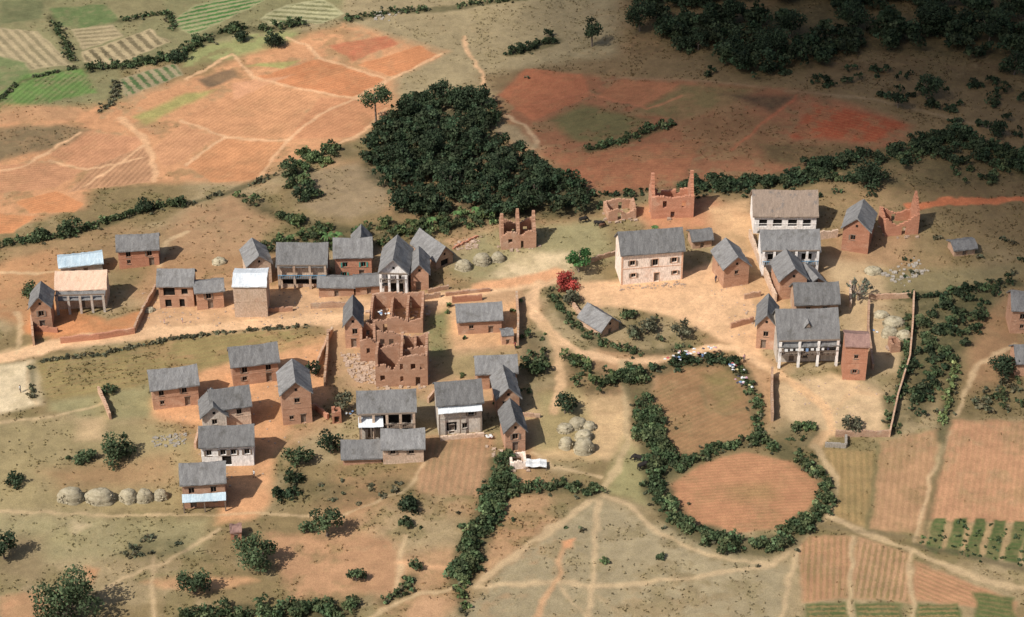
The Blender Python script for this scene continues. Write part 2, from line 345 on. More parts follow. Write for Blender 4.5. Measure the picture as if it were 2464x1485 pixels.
TILEP=surf('new_clay_tile',(.60,.41,.29),(.64,.46,.34),1.2,(3,.6,.6),6,c3=(.54,.36,.25),rnd=.02)
TIN=surf('tin_sheet',(.36,.46,.52),(.48,.57,.61),.8,(4,.5,.5),5,rough=.55,c3=(.58,.62,.64),rnd=.05,metal=.1)
TINW=surf('bright_tin_sheet',(.58,.62,.64),(.70,.72,.73),.8,(4,.5,.5),5,rough=.55,rnd=.05,metal=.1)
TINR=surf('rusty_red_roof',(.20,.12,.10),(.26,.16,.13),1,(3,1,1),5,rough=.7)
DK=surf('dark_interior',(.012,.011,.010),(.02,.018,.016),2,rnd=0)
WD=surf('weathered_wood',(.16,.12,.09),(.24,.19,.15),3,(4,4,1),8)
GR=surf('green_shutter_paint',(.05,.24,.19),(.07,.30,.24),2,rnd=0)
BL=surf('blue_paint',(.14,.30,.46),(.18,.38,.54),2,rnd=0)
TR=surf('ochre_trim',(.58,.34,.22),(.62,.40,.28),2,rnd=0)
STRAW=surf('straw',(.34,.29,.19),(.46,.40,.28),1.5,(1,1,3),9,bp=1,c3=(.26,.22,.15))
STONE=surf('rubble_stone',(.34,.24,.17),(.44,.33,.25),3,(1,1,1),6)
GST=surf('grey_stone',(.26,.23,.19),(.36,.32,.27),3,(1,1,1),6)
MUD=surf('mud_wall_earth',(.38,.23,.15),(.46,.31,.21),.7,(1,1,1.5),4,c3=(.42,.34,.25))
def leafmat():
    m,nt,b=newmat('foliage'); a=N(nt,'ShaderNodeAttribute',attribute_name='Col')
    nt.links.new(a.outputs['Color'],b.inputs['Base Color']); b.inputs['Roughness'].default_value=.75
    tr=N(nt,'ShaderNodeBsdfTranslucent'); nt.links.new(a.outputs['Color'],tr.inputs['Color'])
    mx=N(nt,'ShaderNodeMixShader'); mx.inputs[0].default_value=.25
    nt.links.new(b.outputs[0],mx.inputs[1]); nt.links.new(tr.outputs[0],mx.inputs[2]); nt.links.new(mx.outputs[0],nt.nodes['Material Output'].inputs[0]); return m
LEAF=leafmat(); BARK=surf('bark',(.13,.10,.08),(.20,.16,.13),3,(3,3,1),8)
# ---------------------------------------------------------------- vegetation
def unit(v): return v/np.maximum(np.linalg.norm(v,axis=-1,keepdims=True),1e-9)
def quads(p,n,size):
    k=len(p); r=rng.normal(size=(k,3)); t=unit(np.cross(n,r)); b=np.cross(n,t)
    s=(size*(.55+.9*rng.random(k)))[:,None]*.5; a=s*(.7+.5*rng.random((k,1)))
    return np.stack([p-t*s-b*a,p+t*s-b*a*.6,p+t*s*.8+b*a,p-t*s*.9+b*a*.8],1)
class Acc:
    def __init__(s): s.V=[];s.C=[]
    def blob(s,cx,cy,z0,r,h,col,leaf=.34,dens=1.2,lo=.0):
        col=np.array(col); k=max(3,int(2+r*2.2))
        for i in range(k):
            a=rng.random()*6.283; q=r*.75*math.sqrt(rng.random())
            c=np.array([cx+math.cos(a)*q,cy+math.sin(a)*q,z0+h*(lo+(1-lo)*(.28+.46*rng.random()*(1.1-q/r*.6)))])
            rs=r*(.26+.26*rng.random()); rz=min(rs,h*.45)
            n=max(8,int(dens*8*rs*(rs+rz)/2/leaf**2))
            d=unit(rng.normal(size=(n,3))); d[:,2]=np.where(d[:,2]<-.35,-d[:,2],d[:,2])
            p=c+d*np.array([rs,rs,rz])*(.62+.58*rng.random((n,1)))
            nn=unit(d+.8*rng.normal(size=(n,3)))
            s.V.append(quads(p,nn,leaf*np.ones(n)))
            cl=col*(.6+1.0*rng.random()**1.4)*np.array([1+.35*(rng.random()-.4),1,1-.1*rng.random()])
            s.C.append(cl*(.7+.6*rng.random((n,1))))
    def tube(s,a,b,ra,rb):
        a=np.array(a);b=np.array(b); d=unit(b-a); t=unit(np.cross(d,[.3,.9,.2])); u=np.cross(d,t); q=[]
        for i in range(6):
            f,g=i*math.pi/3,(i+1)*math.pi/3
            e1=t*math.cos(f)+u*math.sin(f); e2=t*math.cos(g)+u*math.sin(g)
            q.append([a+e1*ra,a+e2*ra,b+e2*rb,b+e1*rb])
        return np.array(q)
    def make(s,name,extra=None):
        V=np.concatenate(s.V); C=np.concatenate(s.C); mi=np.zeros(len(V),int)
        if extra is not None:
            V=np.concatenate([V,extra]); C=np.concatenate([C,np.full((len(extra),3),.2)]); mi=np.concatenate([mi,np.ones(len(extra),int)])
        return quadmesh(name,V,C,(LEAF,BARK),mi)
cD=(.036,.054,.028); cM=(.066,.092,.044); cL=(.10,.138,.058); cY=(.13,.16,.068); cG=(.115,.115,.072)
def resample(w,step):
    out=[]
    for a,b in zip(w,w[1:]):
        L=np.linalg.norm(b-a); n=max(1,int(L/step))
        for i in range(n): out.append(a+(b-a)*(i/n))
    out.append(w[-1]); return np.array(out)
def hedge(name,pts,wd,h,col=cM,leaf=.34,under=True,gap=.06,gt=.29):
    w=wpoly(pts)
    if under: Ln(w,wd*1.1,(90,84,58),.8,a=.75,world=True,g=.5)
    ac=Acc(); r=max(.7,wd*.36)
    for c in resample(w,r*.62):
        if rng.random()<gap or (fbm(c[0],c[1],7,91,2)<gt): continue
        for k in range(max(1,int(round(wd/1.7)))):
            x,y=c+rng.normal(size=2)*wd*.24; rr=r*(.45+.75*rng.random()); hh=h*(.4+.85*rng.random())
            m=1. if rng.random()<.7 else 1.6
            ac.blob(x,y,float(hgt(x,y))-.1,rr,hh,np.array(col)*m,leaf)
        if rng.random()<.4:
            x,y=c+rng.normal(size=2)*wd*.5; ac.blob(x,y,float(hgt(x,y))-.1,.5,.7,cG,leaf*.8)
    return ac.make(name)
def inside(w,n):
    lo,hi=w.min(0),w.max(0); p=lo+(hi-lo)*rng.random((n,2)); return p[sdist(w,p[:,0],p[:,1])<0]
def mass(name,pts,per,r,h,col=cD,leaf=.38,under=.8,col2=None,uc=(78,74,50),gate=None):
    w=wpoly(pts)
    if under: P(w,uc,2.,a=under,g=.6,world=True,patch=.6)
    lo,hi=w.min(0),w.max(0); n=int((hi-lo).prod()/per); ac=Acc()
    for x,y in inside(w,n):
        if gate and fbm(x,y,gate[0],77,3)<gate[1]+.05*rng.normal(): continue
        rr=r*(.4+.85*rng.random()); hh=h*(.4+.85*rng.random())
        c=col if col2 is None or rng.random()<.6 else col2
        ac.blob(x,y,float(hgt(x,y))-.1,rr,hh,c,leaf)
    return ac.make(name)
def tree(name,px,py,h,r,col=cM,lo=.3,leaf=.32,dens=1.0,flat=1.,n=10,under=True):
    x,y,z=G(px,py); ac=Acc(); ex=[]
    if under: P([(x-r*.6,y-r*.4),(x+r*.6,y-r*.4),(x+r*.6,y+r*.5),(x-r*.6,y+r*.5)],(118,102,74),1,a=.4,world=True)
    lean=rng.normal(size=2)*.04*h; tr=.05*h*.55+.05
    top=np.array([x+lean[0],y+lean[1],z+h*(lo+.12)]); ex.append(ac.tube((x,y,z-.3),top,tr,tr*.6))
    ex.append(ac.tube(top,top+np.array([lean[0],lean[1],h*.3]),tr*.6,tr*.25))
    for i in range(n):
        a=i*2.4+rng.random(); q=r*(.2+.6*rng.random()); zz=z+h*(lo+(1-lo)*(.15+.68*rng.random()*(1-.3*q/r)))
        c=np.array([x+math.cos(a)*q,y+math.sin(a)*q,zz]); ex.append(ac.tube(top-np.array([0,0,.1*h*rng.random()]),c,tr*.4,tr*.12))
        rs=r*(.28+.24*rng.random()); rz=rs*.85*flat
        m=max(10,int(dens*8*rs*rs/leaf**2)); d=unit(rng.normal(size=(m,3)))
        p=c+d*np.array([rs,rs,rz])*(.5+.65*rng.random((m,1)))
        ac.V.append(quads(p,unit(d+.8*rng.normal(size=(m,3))),leaf*np.ones(m)))
        ac.C.append(np.array(col)*(.65+.9*rng.random()**1.3)*(.7+.6*rng.random((m,1))))
    return ac.make(name,np.concatenate(ex))

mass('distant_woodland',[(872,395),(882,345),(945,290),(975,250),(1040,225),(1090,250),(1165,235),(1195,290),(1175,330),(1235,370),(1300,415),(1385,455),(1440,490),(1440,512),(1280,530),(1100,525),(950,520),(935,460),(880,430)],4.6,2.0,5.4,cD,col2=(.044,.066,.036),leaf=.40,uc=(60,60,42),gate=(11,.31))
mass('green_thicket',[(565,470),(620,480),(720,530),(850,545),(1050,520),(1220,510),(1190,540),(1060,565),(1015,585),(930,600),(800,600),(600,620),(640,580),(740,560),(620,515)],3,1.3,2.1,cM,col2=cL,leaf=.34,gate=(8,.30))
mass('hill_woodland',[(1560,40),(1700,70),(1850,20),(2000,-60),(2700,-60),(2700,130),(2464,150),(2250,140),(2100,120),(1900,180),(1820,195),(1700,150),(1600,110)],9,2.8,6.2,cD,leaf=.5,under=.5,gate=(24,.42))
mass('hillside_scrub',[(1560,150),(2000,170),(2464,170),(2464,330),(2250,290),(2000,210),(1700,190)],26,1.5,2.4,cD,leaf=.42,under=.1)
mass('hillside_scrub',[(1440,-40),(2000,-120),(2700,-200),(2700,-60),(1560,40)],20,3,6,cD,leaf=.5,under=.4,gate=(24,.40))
H=hedge
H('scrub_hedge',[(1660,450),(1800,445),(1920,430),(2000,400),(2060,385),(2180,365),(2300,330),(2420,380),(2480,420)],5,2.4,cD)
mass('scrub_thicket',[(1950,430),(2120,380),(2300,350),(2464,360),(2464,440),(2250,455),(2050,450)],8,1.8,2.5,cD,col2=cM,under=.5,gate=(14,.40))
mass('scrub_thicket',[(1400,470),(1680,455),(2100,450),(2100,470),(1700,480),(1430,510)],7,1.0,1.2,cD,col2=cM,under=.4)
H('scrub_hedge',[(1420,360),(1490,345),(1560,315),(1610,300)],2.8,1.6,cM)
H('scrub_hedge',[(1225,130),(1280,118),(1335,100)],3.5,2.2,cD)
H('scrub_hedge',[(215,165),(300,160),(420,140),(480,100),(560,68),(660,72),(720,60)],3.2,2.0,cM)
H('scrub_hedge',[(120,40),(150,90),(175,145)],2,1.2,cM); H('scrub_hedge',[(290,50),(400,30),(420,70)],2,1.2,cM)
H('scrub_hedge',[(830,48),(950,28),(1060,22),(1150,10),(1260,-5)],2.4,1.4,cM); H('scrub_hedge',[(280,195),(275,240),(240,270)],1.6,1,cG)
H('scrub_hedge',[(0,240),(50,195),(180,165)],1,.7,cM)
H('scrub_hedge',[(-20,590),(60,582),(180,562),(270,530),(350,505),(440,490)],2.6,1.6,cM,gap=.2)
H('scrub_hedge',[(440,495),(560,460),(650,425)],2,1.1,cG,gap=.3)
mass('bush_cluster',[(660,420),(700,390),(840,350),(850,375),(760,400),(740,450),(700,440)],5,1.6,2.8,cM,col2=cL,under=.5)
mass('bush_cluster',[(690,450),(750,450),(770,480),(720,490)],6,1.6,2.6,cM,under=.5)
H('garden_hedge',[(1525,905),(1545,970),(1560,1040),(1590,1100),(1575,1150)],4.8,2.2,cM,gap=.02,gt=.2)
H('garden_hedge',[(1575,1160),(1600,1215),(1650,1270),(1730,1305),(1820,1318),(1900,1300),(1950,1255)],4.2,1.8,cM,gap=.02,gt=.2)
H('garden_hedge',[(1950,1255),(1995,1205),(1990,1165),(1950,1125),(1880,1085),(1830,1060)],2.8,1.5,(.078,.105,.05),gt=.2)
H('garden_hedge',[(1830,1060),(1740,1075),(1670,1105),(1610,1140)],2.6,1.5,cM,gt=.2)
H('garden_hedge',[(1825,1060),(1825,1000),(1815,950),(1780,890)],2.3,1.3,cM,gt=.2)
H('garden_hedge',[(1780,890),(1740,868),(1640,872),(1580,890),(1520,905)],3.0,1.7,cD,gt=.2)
mass('bush_cluster',[(1365,860),(1410,870),(1490,900),(1485,950),(1420,955),(1370,920)],3,1.3,1.9,cM,col2=cL)
H('garden_hedge',[(1325,700),(1345,740),(1400,790),(1440,828),(1540,850),(1600,848),(1650,832)],2.4,1.2,cM,gap=.1)
mass('bush_cluster',[(1510,760),(1580,760),(1600,830),(1520,830)],6,1.5,2.2,cG,col2=cM,under=.5)
mass('bush_cluster',[(1255,810),(1300,800),(1320,880),(1290,930),(1250,900)],4,1.4,2.1,cM,under=.6)
H('garden_hedge',[(1110,1400),(1135,1330),(1160,1270),(1190,1200),(1205,1150),(1215,1115)],4.4,2.2,cM,gt=.2)
H('garden_hedge',[(1200,1190),(1290,1175),(1360,1172),(1430,1185)],2.8,1.4,cM,gt=.2)
H('garden_hedge',[(1110,1410),(1118,1470)],1.6,1.4,cL)
H('garden_hedge',[(2300,880),(2285,950),(2262,1060)],1.8,1.8,cY)
mass('dark_scrub',[(2200,740),(2300,700),(2400,700),(2360,800),(2290,890),(2220,1000),(2160,1030),(2190,900)],4,1.5,1.8,cD,col2=cM,under=.8,gate=(10,.30))
H('scrub_hedge',[(2180,720),(2330,700),(2440,680)],2.5,1.6,cD,gap=.2)
mass('dark_scrub',[(2330,930),(2464,910),(2464,1000),(2330,1000)],7,1.5,1.8,cG,col2=cM,under=.4)
mass('dark_scrub',[(1870,1040),(1950,1010),(1990,1050),(1960,1120),(1890,1080)],5,1.1,1.2,cM,col2=cL,under=.5)
mass('dark_scrub',[(660,1190),(680,1130),(730,1140),(720,1200),(680,1220)],4,1.4,2.2,cD,under=.6)
mass('dark_scrub',[(290,1330),(330,1290),(440,1290),(450,1330),(340,1350)],4,1.0,.9,cG,under=.6)
mass('dark_scrub',[(700,1170),(960,1150),(1010,1190),(780,1230)],9,.9,.7,cG,under=.5)
mass('dark_scrub',[(1150,1190),(1200,1140),(1230,1150),(1190,1220)],4,1.5,2.2,cM,under=.5)
H('garden_hedge',[(450,1490),(530,1485),(600,1480),(720,1475),(830,1470)],4.2,2.2,cM,gt=.2)
H('garden_hedge',[(925,1450),(975,1430),(990,1390)],2,1.6,cM,gap=.2)
mass('bush_cluster',[(160,1110),(200,1085),(235,1100),(200,1120)],5,1.2,1.6,cM,under=.3)
H('scrub_hedge',[(100,870),(240,855),(420,815)],1,.6,cG,gap=.25); H('scrub_hedge',[(2140,960),(2150,1040)],2,1.4,cM); H('scrub_hedge',[(420,815),(600,795),(750,785)],.8,.5,cG,gap=.35)
H('scrub_hedge',[(75,880),(80,960)],1.,.7,cG,gap=.3); H('scrub_hedge',[(2185,760),(2180,880),(2160,960)],1.4,1.2,cM,gap=.3)
mass('scattered_bushes',[(0,1000),(480,1060),(500,1400),(900,1480),(1400,1480),(1500,1250),(1000,1200),(640,1260),(430,1220)],330,.7,.7,cM,col2=cG,under=0)
mass('scattered_bushes',[(1000,700),(1320,700),(1320,1100),(1000,950)],60,.7,.8,cM,col2=cL,under=0)
mass('scattered_bushes',[(2100,560),(2464,520),(2464,700),(2150,680)],45,1.0,.9,cD,col2=cG,under=0)
mass('scattered_bushes',[(400,100),(700,80),(1300,60),(1300,200),(300,560),(0,620)],1200,.8,.8,cG,under=0)
mass('potato_crop',[(2240,1250),(2480,1256),(2490,1360),(2420,1370),(2210,1312)],2.6,.5,.5,cM,col2=cL,leaf=.22,under=0)
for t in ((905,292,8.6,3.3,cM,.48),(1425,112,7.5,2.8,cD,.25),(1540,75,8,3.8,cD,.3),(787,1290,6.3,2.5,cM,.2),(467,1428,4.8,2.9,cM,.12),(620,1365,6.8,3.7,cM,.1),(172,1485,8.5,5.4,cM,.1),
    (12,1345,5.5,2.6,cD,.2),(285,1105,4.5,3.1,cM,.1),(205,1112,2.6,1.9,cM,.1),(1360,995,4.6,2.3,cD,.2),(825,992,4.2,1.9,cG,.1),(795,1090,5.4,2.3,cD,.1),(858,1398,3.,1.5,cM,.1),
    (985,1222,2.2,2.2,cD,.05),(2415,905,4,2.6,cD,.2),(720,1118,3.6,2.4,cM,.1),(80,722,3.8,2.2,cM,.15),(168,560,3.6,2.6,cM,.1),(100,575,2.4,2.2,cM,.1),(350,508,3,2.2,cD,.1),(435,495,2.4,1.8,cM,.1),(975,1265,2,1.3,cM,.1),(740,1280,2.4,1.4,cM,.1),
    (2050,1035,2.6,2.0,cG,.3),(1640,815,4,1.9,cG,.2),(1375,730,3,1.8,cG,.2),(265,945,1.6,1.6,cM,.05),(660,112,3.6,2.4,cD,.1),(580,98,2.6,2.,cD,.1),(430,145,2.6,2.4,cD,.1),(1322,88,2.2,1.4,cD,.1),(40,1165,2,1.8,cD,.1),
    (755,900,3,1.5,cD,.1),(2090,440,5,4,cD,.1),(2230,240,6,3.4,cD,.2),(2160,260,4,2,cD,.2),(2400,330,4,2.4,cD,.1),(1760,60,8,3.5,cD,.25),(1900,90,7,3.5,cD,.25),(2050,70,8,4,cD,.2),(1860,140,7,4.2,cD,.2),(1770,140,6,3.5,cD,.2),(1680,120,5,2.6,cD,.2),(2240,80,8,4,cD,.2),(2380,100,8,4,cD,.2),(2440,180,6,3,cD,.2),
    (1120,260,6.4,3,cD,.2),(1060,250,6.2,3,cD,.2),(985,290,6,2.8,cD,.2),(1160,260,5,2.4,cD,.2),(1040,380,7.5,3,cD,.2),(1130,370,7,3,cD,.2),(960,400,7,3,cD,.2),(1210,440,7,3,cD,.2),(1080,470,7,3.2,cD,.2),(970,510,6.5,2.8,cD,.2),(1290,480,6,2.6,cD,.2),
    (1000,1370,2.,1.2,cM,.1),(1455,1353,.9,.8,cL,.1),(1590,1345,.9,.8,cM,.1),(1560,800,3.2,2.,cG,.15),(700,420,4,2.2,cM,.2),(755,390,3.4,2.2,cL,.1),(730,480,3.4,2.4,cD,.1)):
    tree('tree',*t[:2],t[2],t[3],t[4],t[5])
tree('acacia_tree',1392,655,4.6,2.7,(.06,.14,.045),.55,flat=.45,n=10)
tree('bougainvillea_bush',1362,690,2.8,2.5,(.38,.07,.055),.05,leaf=.26,n=12)
def banana(px,py,h):
    x,y,z=G(px,py); ac=Acc(); q=[ac.tube((x,y,z-.2),(x,y,z+h*.55),.16,.1)]
    for i in range(9):
        a=i*.75+rng.random(); d=np.array([math.cos(a),math.sin(a),0]); s=np.array([-d[1],d[0],0]); L=h*.55; p=np.array([x,y,z+h*.5]); pts=[]
        for k in range(5):
            t=k/4; pts.append((p+d*L*t*.9+np.array([0,0,h*.45*(t*1.6-1.5*t*t)]),.32*math.sin(math.pi*min(.97,t+.12))))
        for (a1,w1),(a2,w2) in zip(pts,pts[1:]): ac.V.append(np.array([[a1-s*w1,a1+s*w1,a2+s*w2,a2-s*w2]])); ac.C.append(np.array([[.10,.18,.06]])*(.7+.6*rng.random()))
    ac.make('banana_plant',q[0])
for p in((790,590,3.8),(812,588,3.4),(1575,560,2),(1145,520,2.6),(1100,530,2.6),(1180,525,2.4),(1040,545,2.6)): banana(*p)
def euph(px,py):
    x,y,z=G(px,py); ac=Acc(); q=[ac.tube((x,y,z-.3),(x,y,z+1.2),.3,.24)]
    def br(p,d,L,r,k):
        e=p+unit(d)*L; q.append(ac.tube(p,e,r,r*.7))
        if k==0:
            m=14; pp=p+(e-p)*rng.random((m,1))+rng.normal(size=(m,3))*.12; ac.V.append(quads(pp,unit(rng.normal(size=(m,3))),.2*np.ones(m))); ac.C.append(np.array([.15,.18,.13])*(.7+.6*rng.random((m,1)))); return
        for i in range(3): br(e,unit(d)+rng.normal(size=3)*.42+np.array([0,0,.25]),L*.75,r*.65,k-1)
    for i in range(6):
        a=i*1.05; br(np.array([x,y,z+1.1]),np.array([math.cos(a)*.8,math.sin(a)*.8,.9]),1.5,.16,2)
    ac.make('candelabra_euphorbia',np.concatenate(q))
euph(2065,722)

# ---------------------------------------------------------------- buildings
def frame(name,x0,y0,x1,y1):
    a=np.array(G(x0,y0)); b=np.array(G(x1,y1)); d=b[:2]-a[:2]; W=float(np.linalg.norm(d))
    e=bpy.data.objects.new(name,None); link(e); e.location=(a[0],a[1],(a[2]+b[2])/2); e.rotation_euler=(0,0,math.atan2(d[1],d[0])); e.empty_display_size=.5
    return e,W
def sweep(name,ax,s0,s1,prof,mat,parent,th=.26,jit=.06,sag=.15):
    n=max(5,int((s1-s0)/.6)); m=MB(); k=len(prof); ph=random.random()*9
    for i in range(n+1):
        t=i/n; s=s0+(s1-s0)*t
        for j,(u,z) in enumerate(prof):
            e=(j in(0,k-1))
            zz=z-sag*math.sin(math.pi*t)*(1 if 0<j<k-1 else .3)+random.uniform(-jit,jit)*(1.3 if e else .7)+.05*math.sin(ph+t*7+j)
            uu=u+random.uniform(-jit,jit)*(1.5 if e else .4); sj=s+(random.uniform(-jit,jit) if i in(0,n) else 0)
            m.v.append((sj,uu,zz) if ax=='x' else (uu,sj,zz))
        for j,(u,z) in enumerate(prof):
            m.v.append((s,u,z-th) if ax=='x' else (u,s,z-th))
    K=2*k
    for i in range(n):
        a=i*K;b=a+K
        for j in range(k-1):
            m.f+= [(a+j,b+j,b+j+1,a+j+1),(a+k+j,a+k+j+1,b+k+j+1,b+k+j)]; m.m+=[0,0]
        for j in(0,k-1): m.f.append((a+j,a+k+j,b+k+j,b+j)); m.m.append(0)
    for a in(0,n*K):
        for j in range(k-1): m.f.append((a+j,a+j+1,a+k+j+1,a+k+j)); m.m.append(0)
    return m.obj(name,[mat],parent)
def gprof(D,wh,rise,fr,bk,seg=4):
    sl_=rise/(D/2); f0=(-fr,wh-sl_*fr*.75+.12); r=(D/2,wh+rise+.15); b0=(D+bk,wh-sl_*bk*.75+.12)
    p=[]
    for i in range(seg+1): t=i/seg; p.append((f0[0]+(r[0]-f0[0])*t,f0[1]+(r[1]-f0[1])*t+.08*math.sin(math.pi*t)))
    for i in range(1,seg+1): t=i/seg; p.append((r[0]+(b0[0]-r[0])*t,r[1]+(b0[1]-r[1])*t))
    return p
def autoops(W,wh,gable):
    o=[]; two=wh>4.0; ww=.9
    if two:
        nu=1 if W<5.2 else (2 if W<9.5 else 3)
        for i in range(nu):
            c=W*(i+.5)/nu+random.uniform(-.3,.3); z=wh*.56; o.append((c-ww/2,c+ww/2,z,z+1.2,'w'))
        nl=max(1,nu); dd=random.randrange(nl)
        for i in range(nl):
            c=W*(i+.5)/nl+random.uniform(-.2,.5)*(nl>1)
            if i==dd: o.append((c-.5,c+.5,.05,2.0,'d'))
            else: o.append((c-.35,c+.35,wh*.2,wh*.2+.85,'w'))
    else:
        c=W*random.uniform(.35,.65); o.append((c-.45,c+.45,.05,min(1.8,wh*.8),'d'))
        if W>5: c2=W*.82; o.append((c2-.35,c2+.35,wh*.4,wh*.4+.65,'w'))
    return [p for p in o if p[3]<wh-.1 and p[0]>.1 and p[1]<W-.1]
def house(x0,y0,x1,y1,whp,D,rise,ridge='x',wall=B1,roof=None,fr=.5,bk=.4,so=.35,ops=None,lean=None,ver=None,name='brick_house',shut=None,trim=None,dorm=False,tilt=0):
    e,W=frame(name,x0,y0,x1,y1); wh=hm((x0+x1)/2,(y0+y1)/2,whp); e.rotation_euler.z+=math.radians(tilt)
    if roof is None: roof=TH if ridge=='x' else TH2
    ops=autoops(W,wh,ridge=='y') if ops is None else [(p[0]*W-p[2]/2,p[0]*W+p[2]/2,p[1]*wh,p[1]*wh+p[3],p[4]) for p in ops]
    m=MB(); z0=-1.3
    mi={'w':1,'d':2,'s':1}
    m.facade((0,0,0),(1,0,0),(0,1,0),W,z0,wh,[p[:4]+(mi[p[4]],) for p in ops],depth=.3)
    sw=[] if wh<4 else [(D*.5-.35,D*.5+.35,wh*.6,wh*.6+.8,1)]
    for xx,nn in((0,(1,0,0)),(W,(-1,0,0))): m.facade((xx,0,0),(0,1,0),nn,D,z0,wh,sw)
    m.q((0,D,z0),(W,D,z0),(W,D,wh),(0,D,wh))
    if ridge=='x':
        for xx in(0,W): m.q((xx,0,wh),(xx,D,wh),(xx,D/2,wh+rise))
    else:
        for yy in(0,D): m.q((0,yy,wh),(W,yy,wh),(W/2,yy,wh+rise))
        m.box(W/2-.22,W/2+.22,-.05,.02,wh+rise*.12,wh+rise*.12+.5,1)
    m.q((0,0,wh-.02),(W,0,wh-.02),(W,D,wh-.02),(0,D,wh-.02))
    m.obj('walls',[wall,DK,WD],e)
    t=MB()
    for p in ops:
        a,b,c,d,k=p; tm=0
        if k=='s': continue
        if k=='w':
            t.box(a-.1,b+.1,-.07,.03,c-.12,c-.003,tm)
        t.box(a-.12,b+.12,-.05,.03,d+.003,d+.13,tm)
        if trim is not None:
            t.box(a-.11,a-.003,-.04,.03,c,d,0); t.box(b+.003,b+.11,-.04,.03,c,d,0)
        if k=='w' and (shut is not None or random.random()<.4): 
            t.box(a-.42,a-.14,-.10,-.045,c,d,1); 
            if random.random()<.7: t.box(b+.14,b+.42,-.10,-.045,c,d,1)
        if k=='w': t.box((a+b)/2-.03,(a+b)/2+.03,.08,.12,c,d,1)
    if wh>4 and trim is None: t.box(-.03,W+.03,-.045,.02,wh*.5-.06,wh*.5+.05,2)
    if trim is not None:
        for xx in(-.04,W-.3): t.box(xx,xx+.34,-.05,.02,-.3,wh-.05,0)
        t.box(.31,W-.31,-.06,.02,wh*.48,wh*.48+.10,0)
    if t.f: t.obj('window_trim',[trim or WD,shut or WD,wall],e)
    if ridge=='x': sweep('roof','x',-so,W+so,gprof(D,wh,rise,fr,bk),roof,e)
    else: sweep('roof','y',-fr,D+bk,gprof(W,wh,rise,so+.05,so+.05),roof,e)
    if ver:
        n,vd,pm,bal=ver; v=MB()
        for i in range(n):
            xx=.2+(W-.4)*i/(n-1); v.box(xx-.22,xx+.22,-vd-.2,-vd+.2,-1,wh-.35,0,.015)
        v.box(-.1,W+.1,-vd-.12,-vd+.12,wh-.34,wh-.1,1)
        if bal:
            v.box(0,W,-vd-.18,-.02,wh*bal-.12,wh*bal,1)
            v.box(.05,W-.05,-vd-.3,-vd-.235,wh*bal+.75,wh*bal+.85,2)
            for i in range(int(W/.35)): xx=.15+i*.35; v.box(xx-.03,xx+.03,-vd-.28,-vd-.24,wh*bal+.003,wh*bal+.747,2)
        v.obj('veranda',[pm,WD,shut or WD],e)
    if lean:
        a,b,dp,zh,zl,lm=lean; sweep('lean_to_roof','x',W*a-.1,W*b+.1,[(-dp,wh*zl),(-dp*.5,wh*(zh+zl)/2+.03),(-.08,wh*zh)],lm,e,th=.1,jit=.03,sag=.05)
        l=MB(); 
        for xx in(W*a+.1,W*(a+b)/2,W*b-.1): l.box(xx-.1,xx+.1,-dp+.1,-dp+.3,-1,wh*zl-.12,0)
        l.obj('posts',[WD],e)
    if dorm:
        d=MB(); c=W*.5; z=wh+rise*.42; y=D*.5*.42
        d.q((c-.5,y-.9,z-.3),(c+.5,y-.9,z-.3),(c,y-.9,z+.75),m=1)
        for s_ in(-1,1): d.q((c,y-1.05,z+.85),(c+s_*.8,y-1.05,z-.3),(c+s_*.8,y+.3,z-.1),(c,y+.9,z+.85),m=0)
        d.obj('dormer',[TH,WD],e)
    return e,W,wh
w=lambda c,z,a=.85,b=1.1:(c,z,a,b,'w')
dr=lambda c,a=.95,b=1.9:(c,.01,a,b,'d')
op=lambda c,z,a,b:(c,z,a,b,'s')
house(148,668,248,655,26,4,.9,roof=TIN,wall=BG,ops=[w(.3,.3,.6,.6),dr(.6,.8,1.4)],name='tin_roof_house')
house(142,745,258,738,48,5.5,2.2,roof=TILEP,wall=BT,ops=[w(.3,.55,.9,1),w(.7,.55,.9,1),dr(.5)],name='veranda_house',ver=(5,2.1,BG,0),fr=.4,lean=(0,1,2.3,.93,.72,TH))
house(80,795,128,790,56,5,2.1,'y',name='gable_brick_house')
house(288,648,384,637,44,4.6,1.9,wall=B2)
house(386,742,468,738,56,4.6,2.0,ops=[op(.3,.5,2.2,1.8),op(.75,.55,1.2,1.3),op(.25,.02,1.2,1.7),op(.65,.02,1.,1.8)],name='damaged_brick_house')
house(475,747,540,740,44,4,1.0,wall=B1)
house(566,764,645,762,74,6,1.0,roof=TINW,wall=BT,ops=[],name='tin_roof_house',fr=.25,so=.15)
house(600,690,655,680,50,6,2,'y',wall=BT,ops=[],name='gable_brick_house')
house(672,693,788,688,58,6.2,2.6,wall=BT,ops=[op(.35,.12,5,1.9),op(.78,.12,3.4,1.9)],name='veranda_house',ver=(4,.8,BT,.45),fr=.9,shut=BL)
house(808,674,895,668,56,5,2.4,wall=B2,shut=GR,ops=[w(.28,.5),w(.78,.5),w(.25,.12,.7,.9),dr(.72)],name='brick_house')
house(850,622,892,620,30,4,2.2,'y',name='gable_brick_house')
house(916,706,982,706,54,8,2.9,'y',wall=BW,ops=[op(.5,.02,3.6,2.4),w(.3,.62,.7,.9),w(.7,.62,.7,.9)],name='whitewashed_house',ver=(4,.8,BW,.6),fr=.9)
house(768,716,852,712,26,3.6,.9,ops=[dr(.5,.8,1.3)],name='brick_shed'); house(856,711,937,704,24,3.6,.9,ops=[dr(.4,.8,1.3)],name='brick_shed')
house(989,700,1032,697,42,6,2.,'y',name='gable_brick_house')
house(1050,648,1096,636,22,8,2.4,'y',wall=MUD,ops=[op(.5,.02,1.8,1.4)],name='thatched_barn',tilt=14)
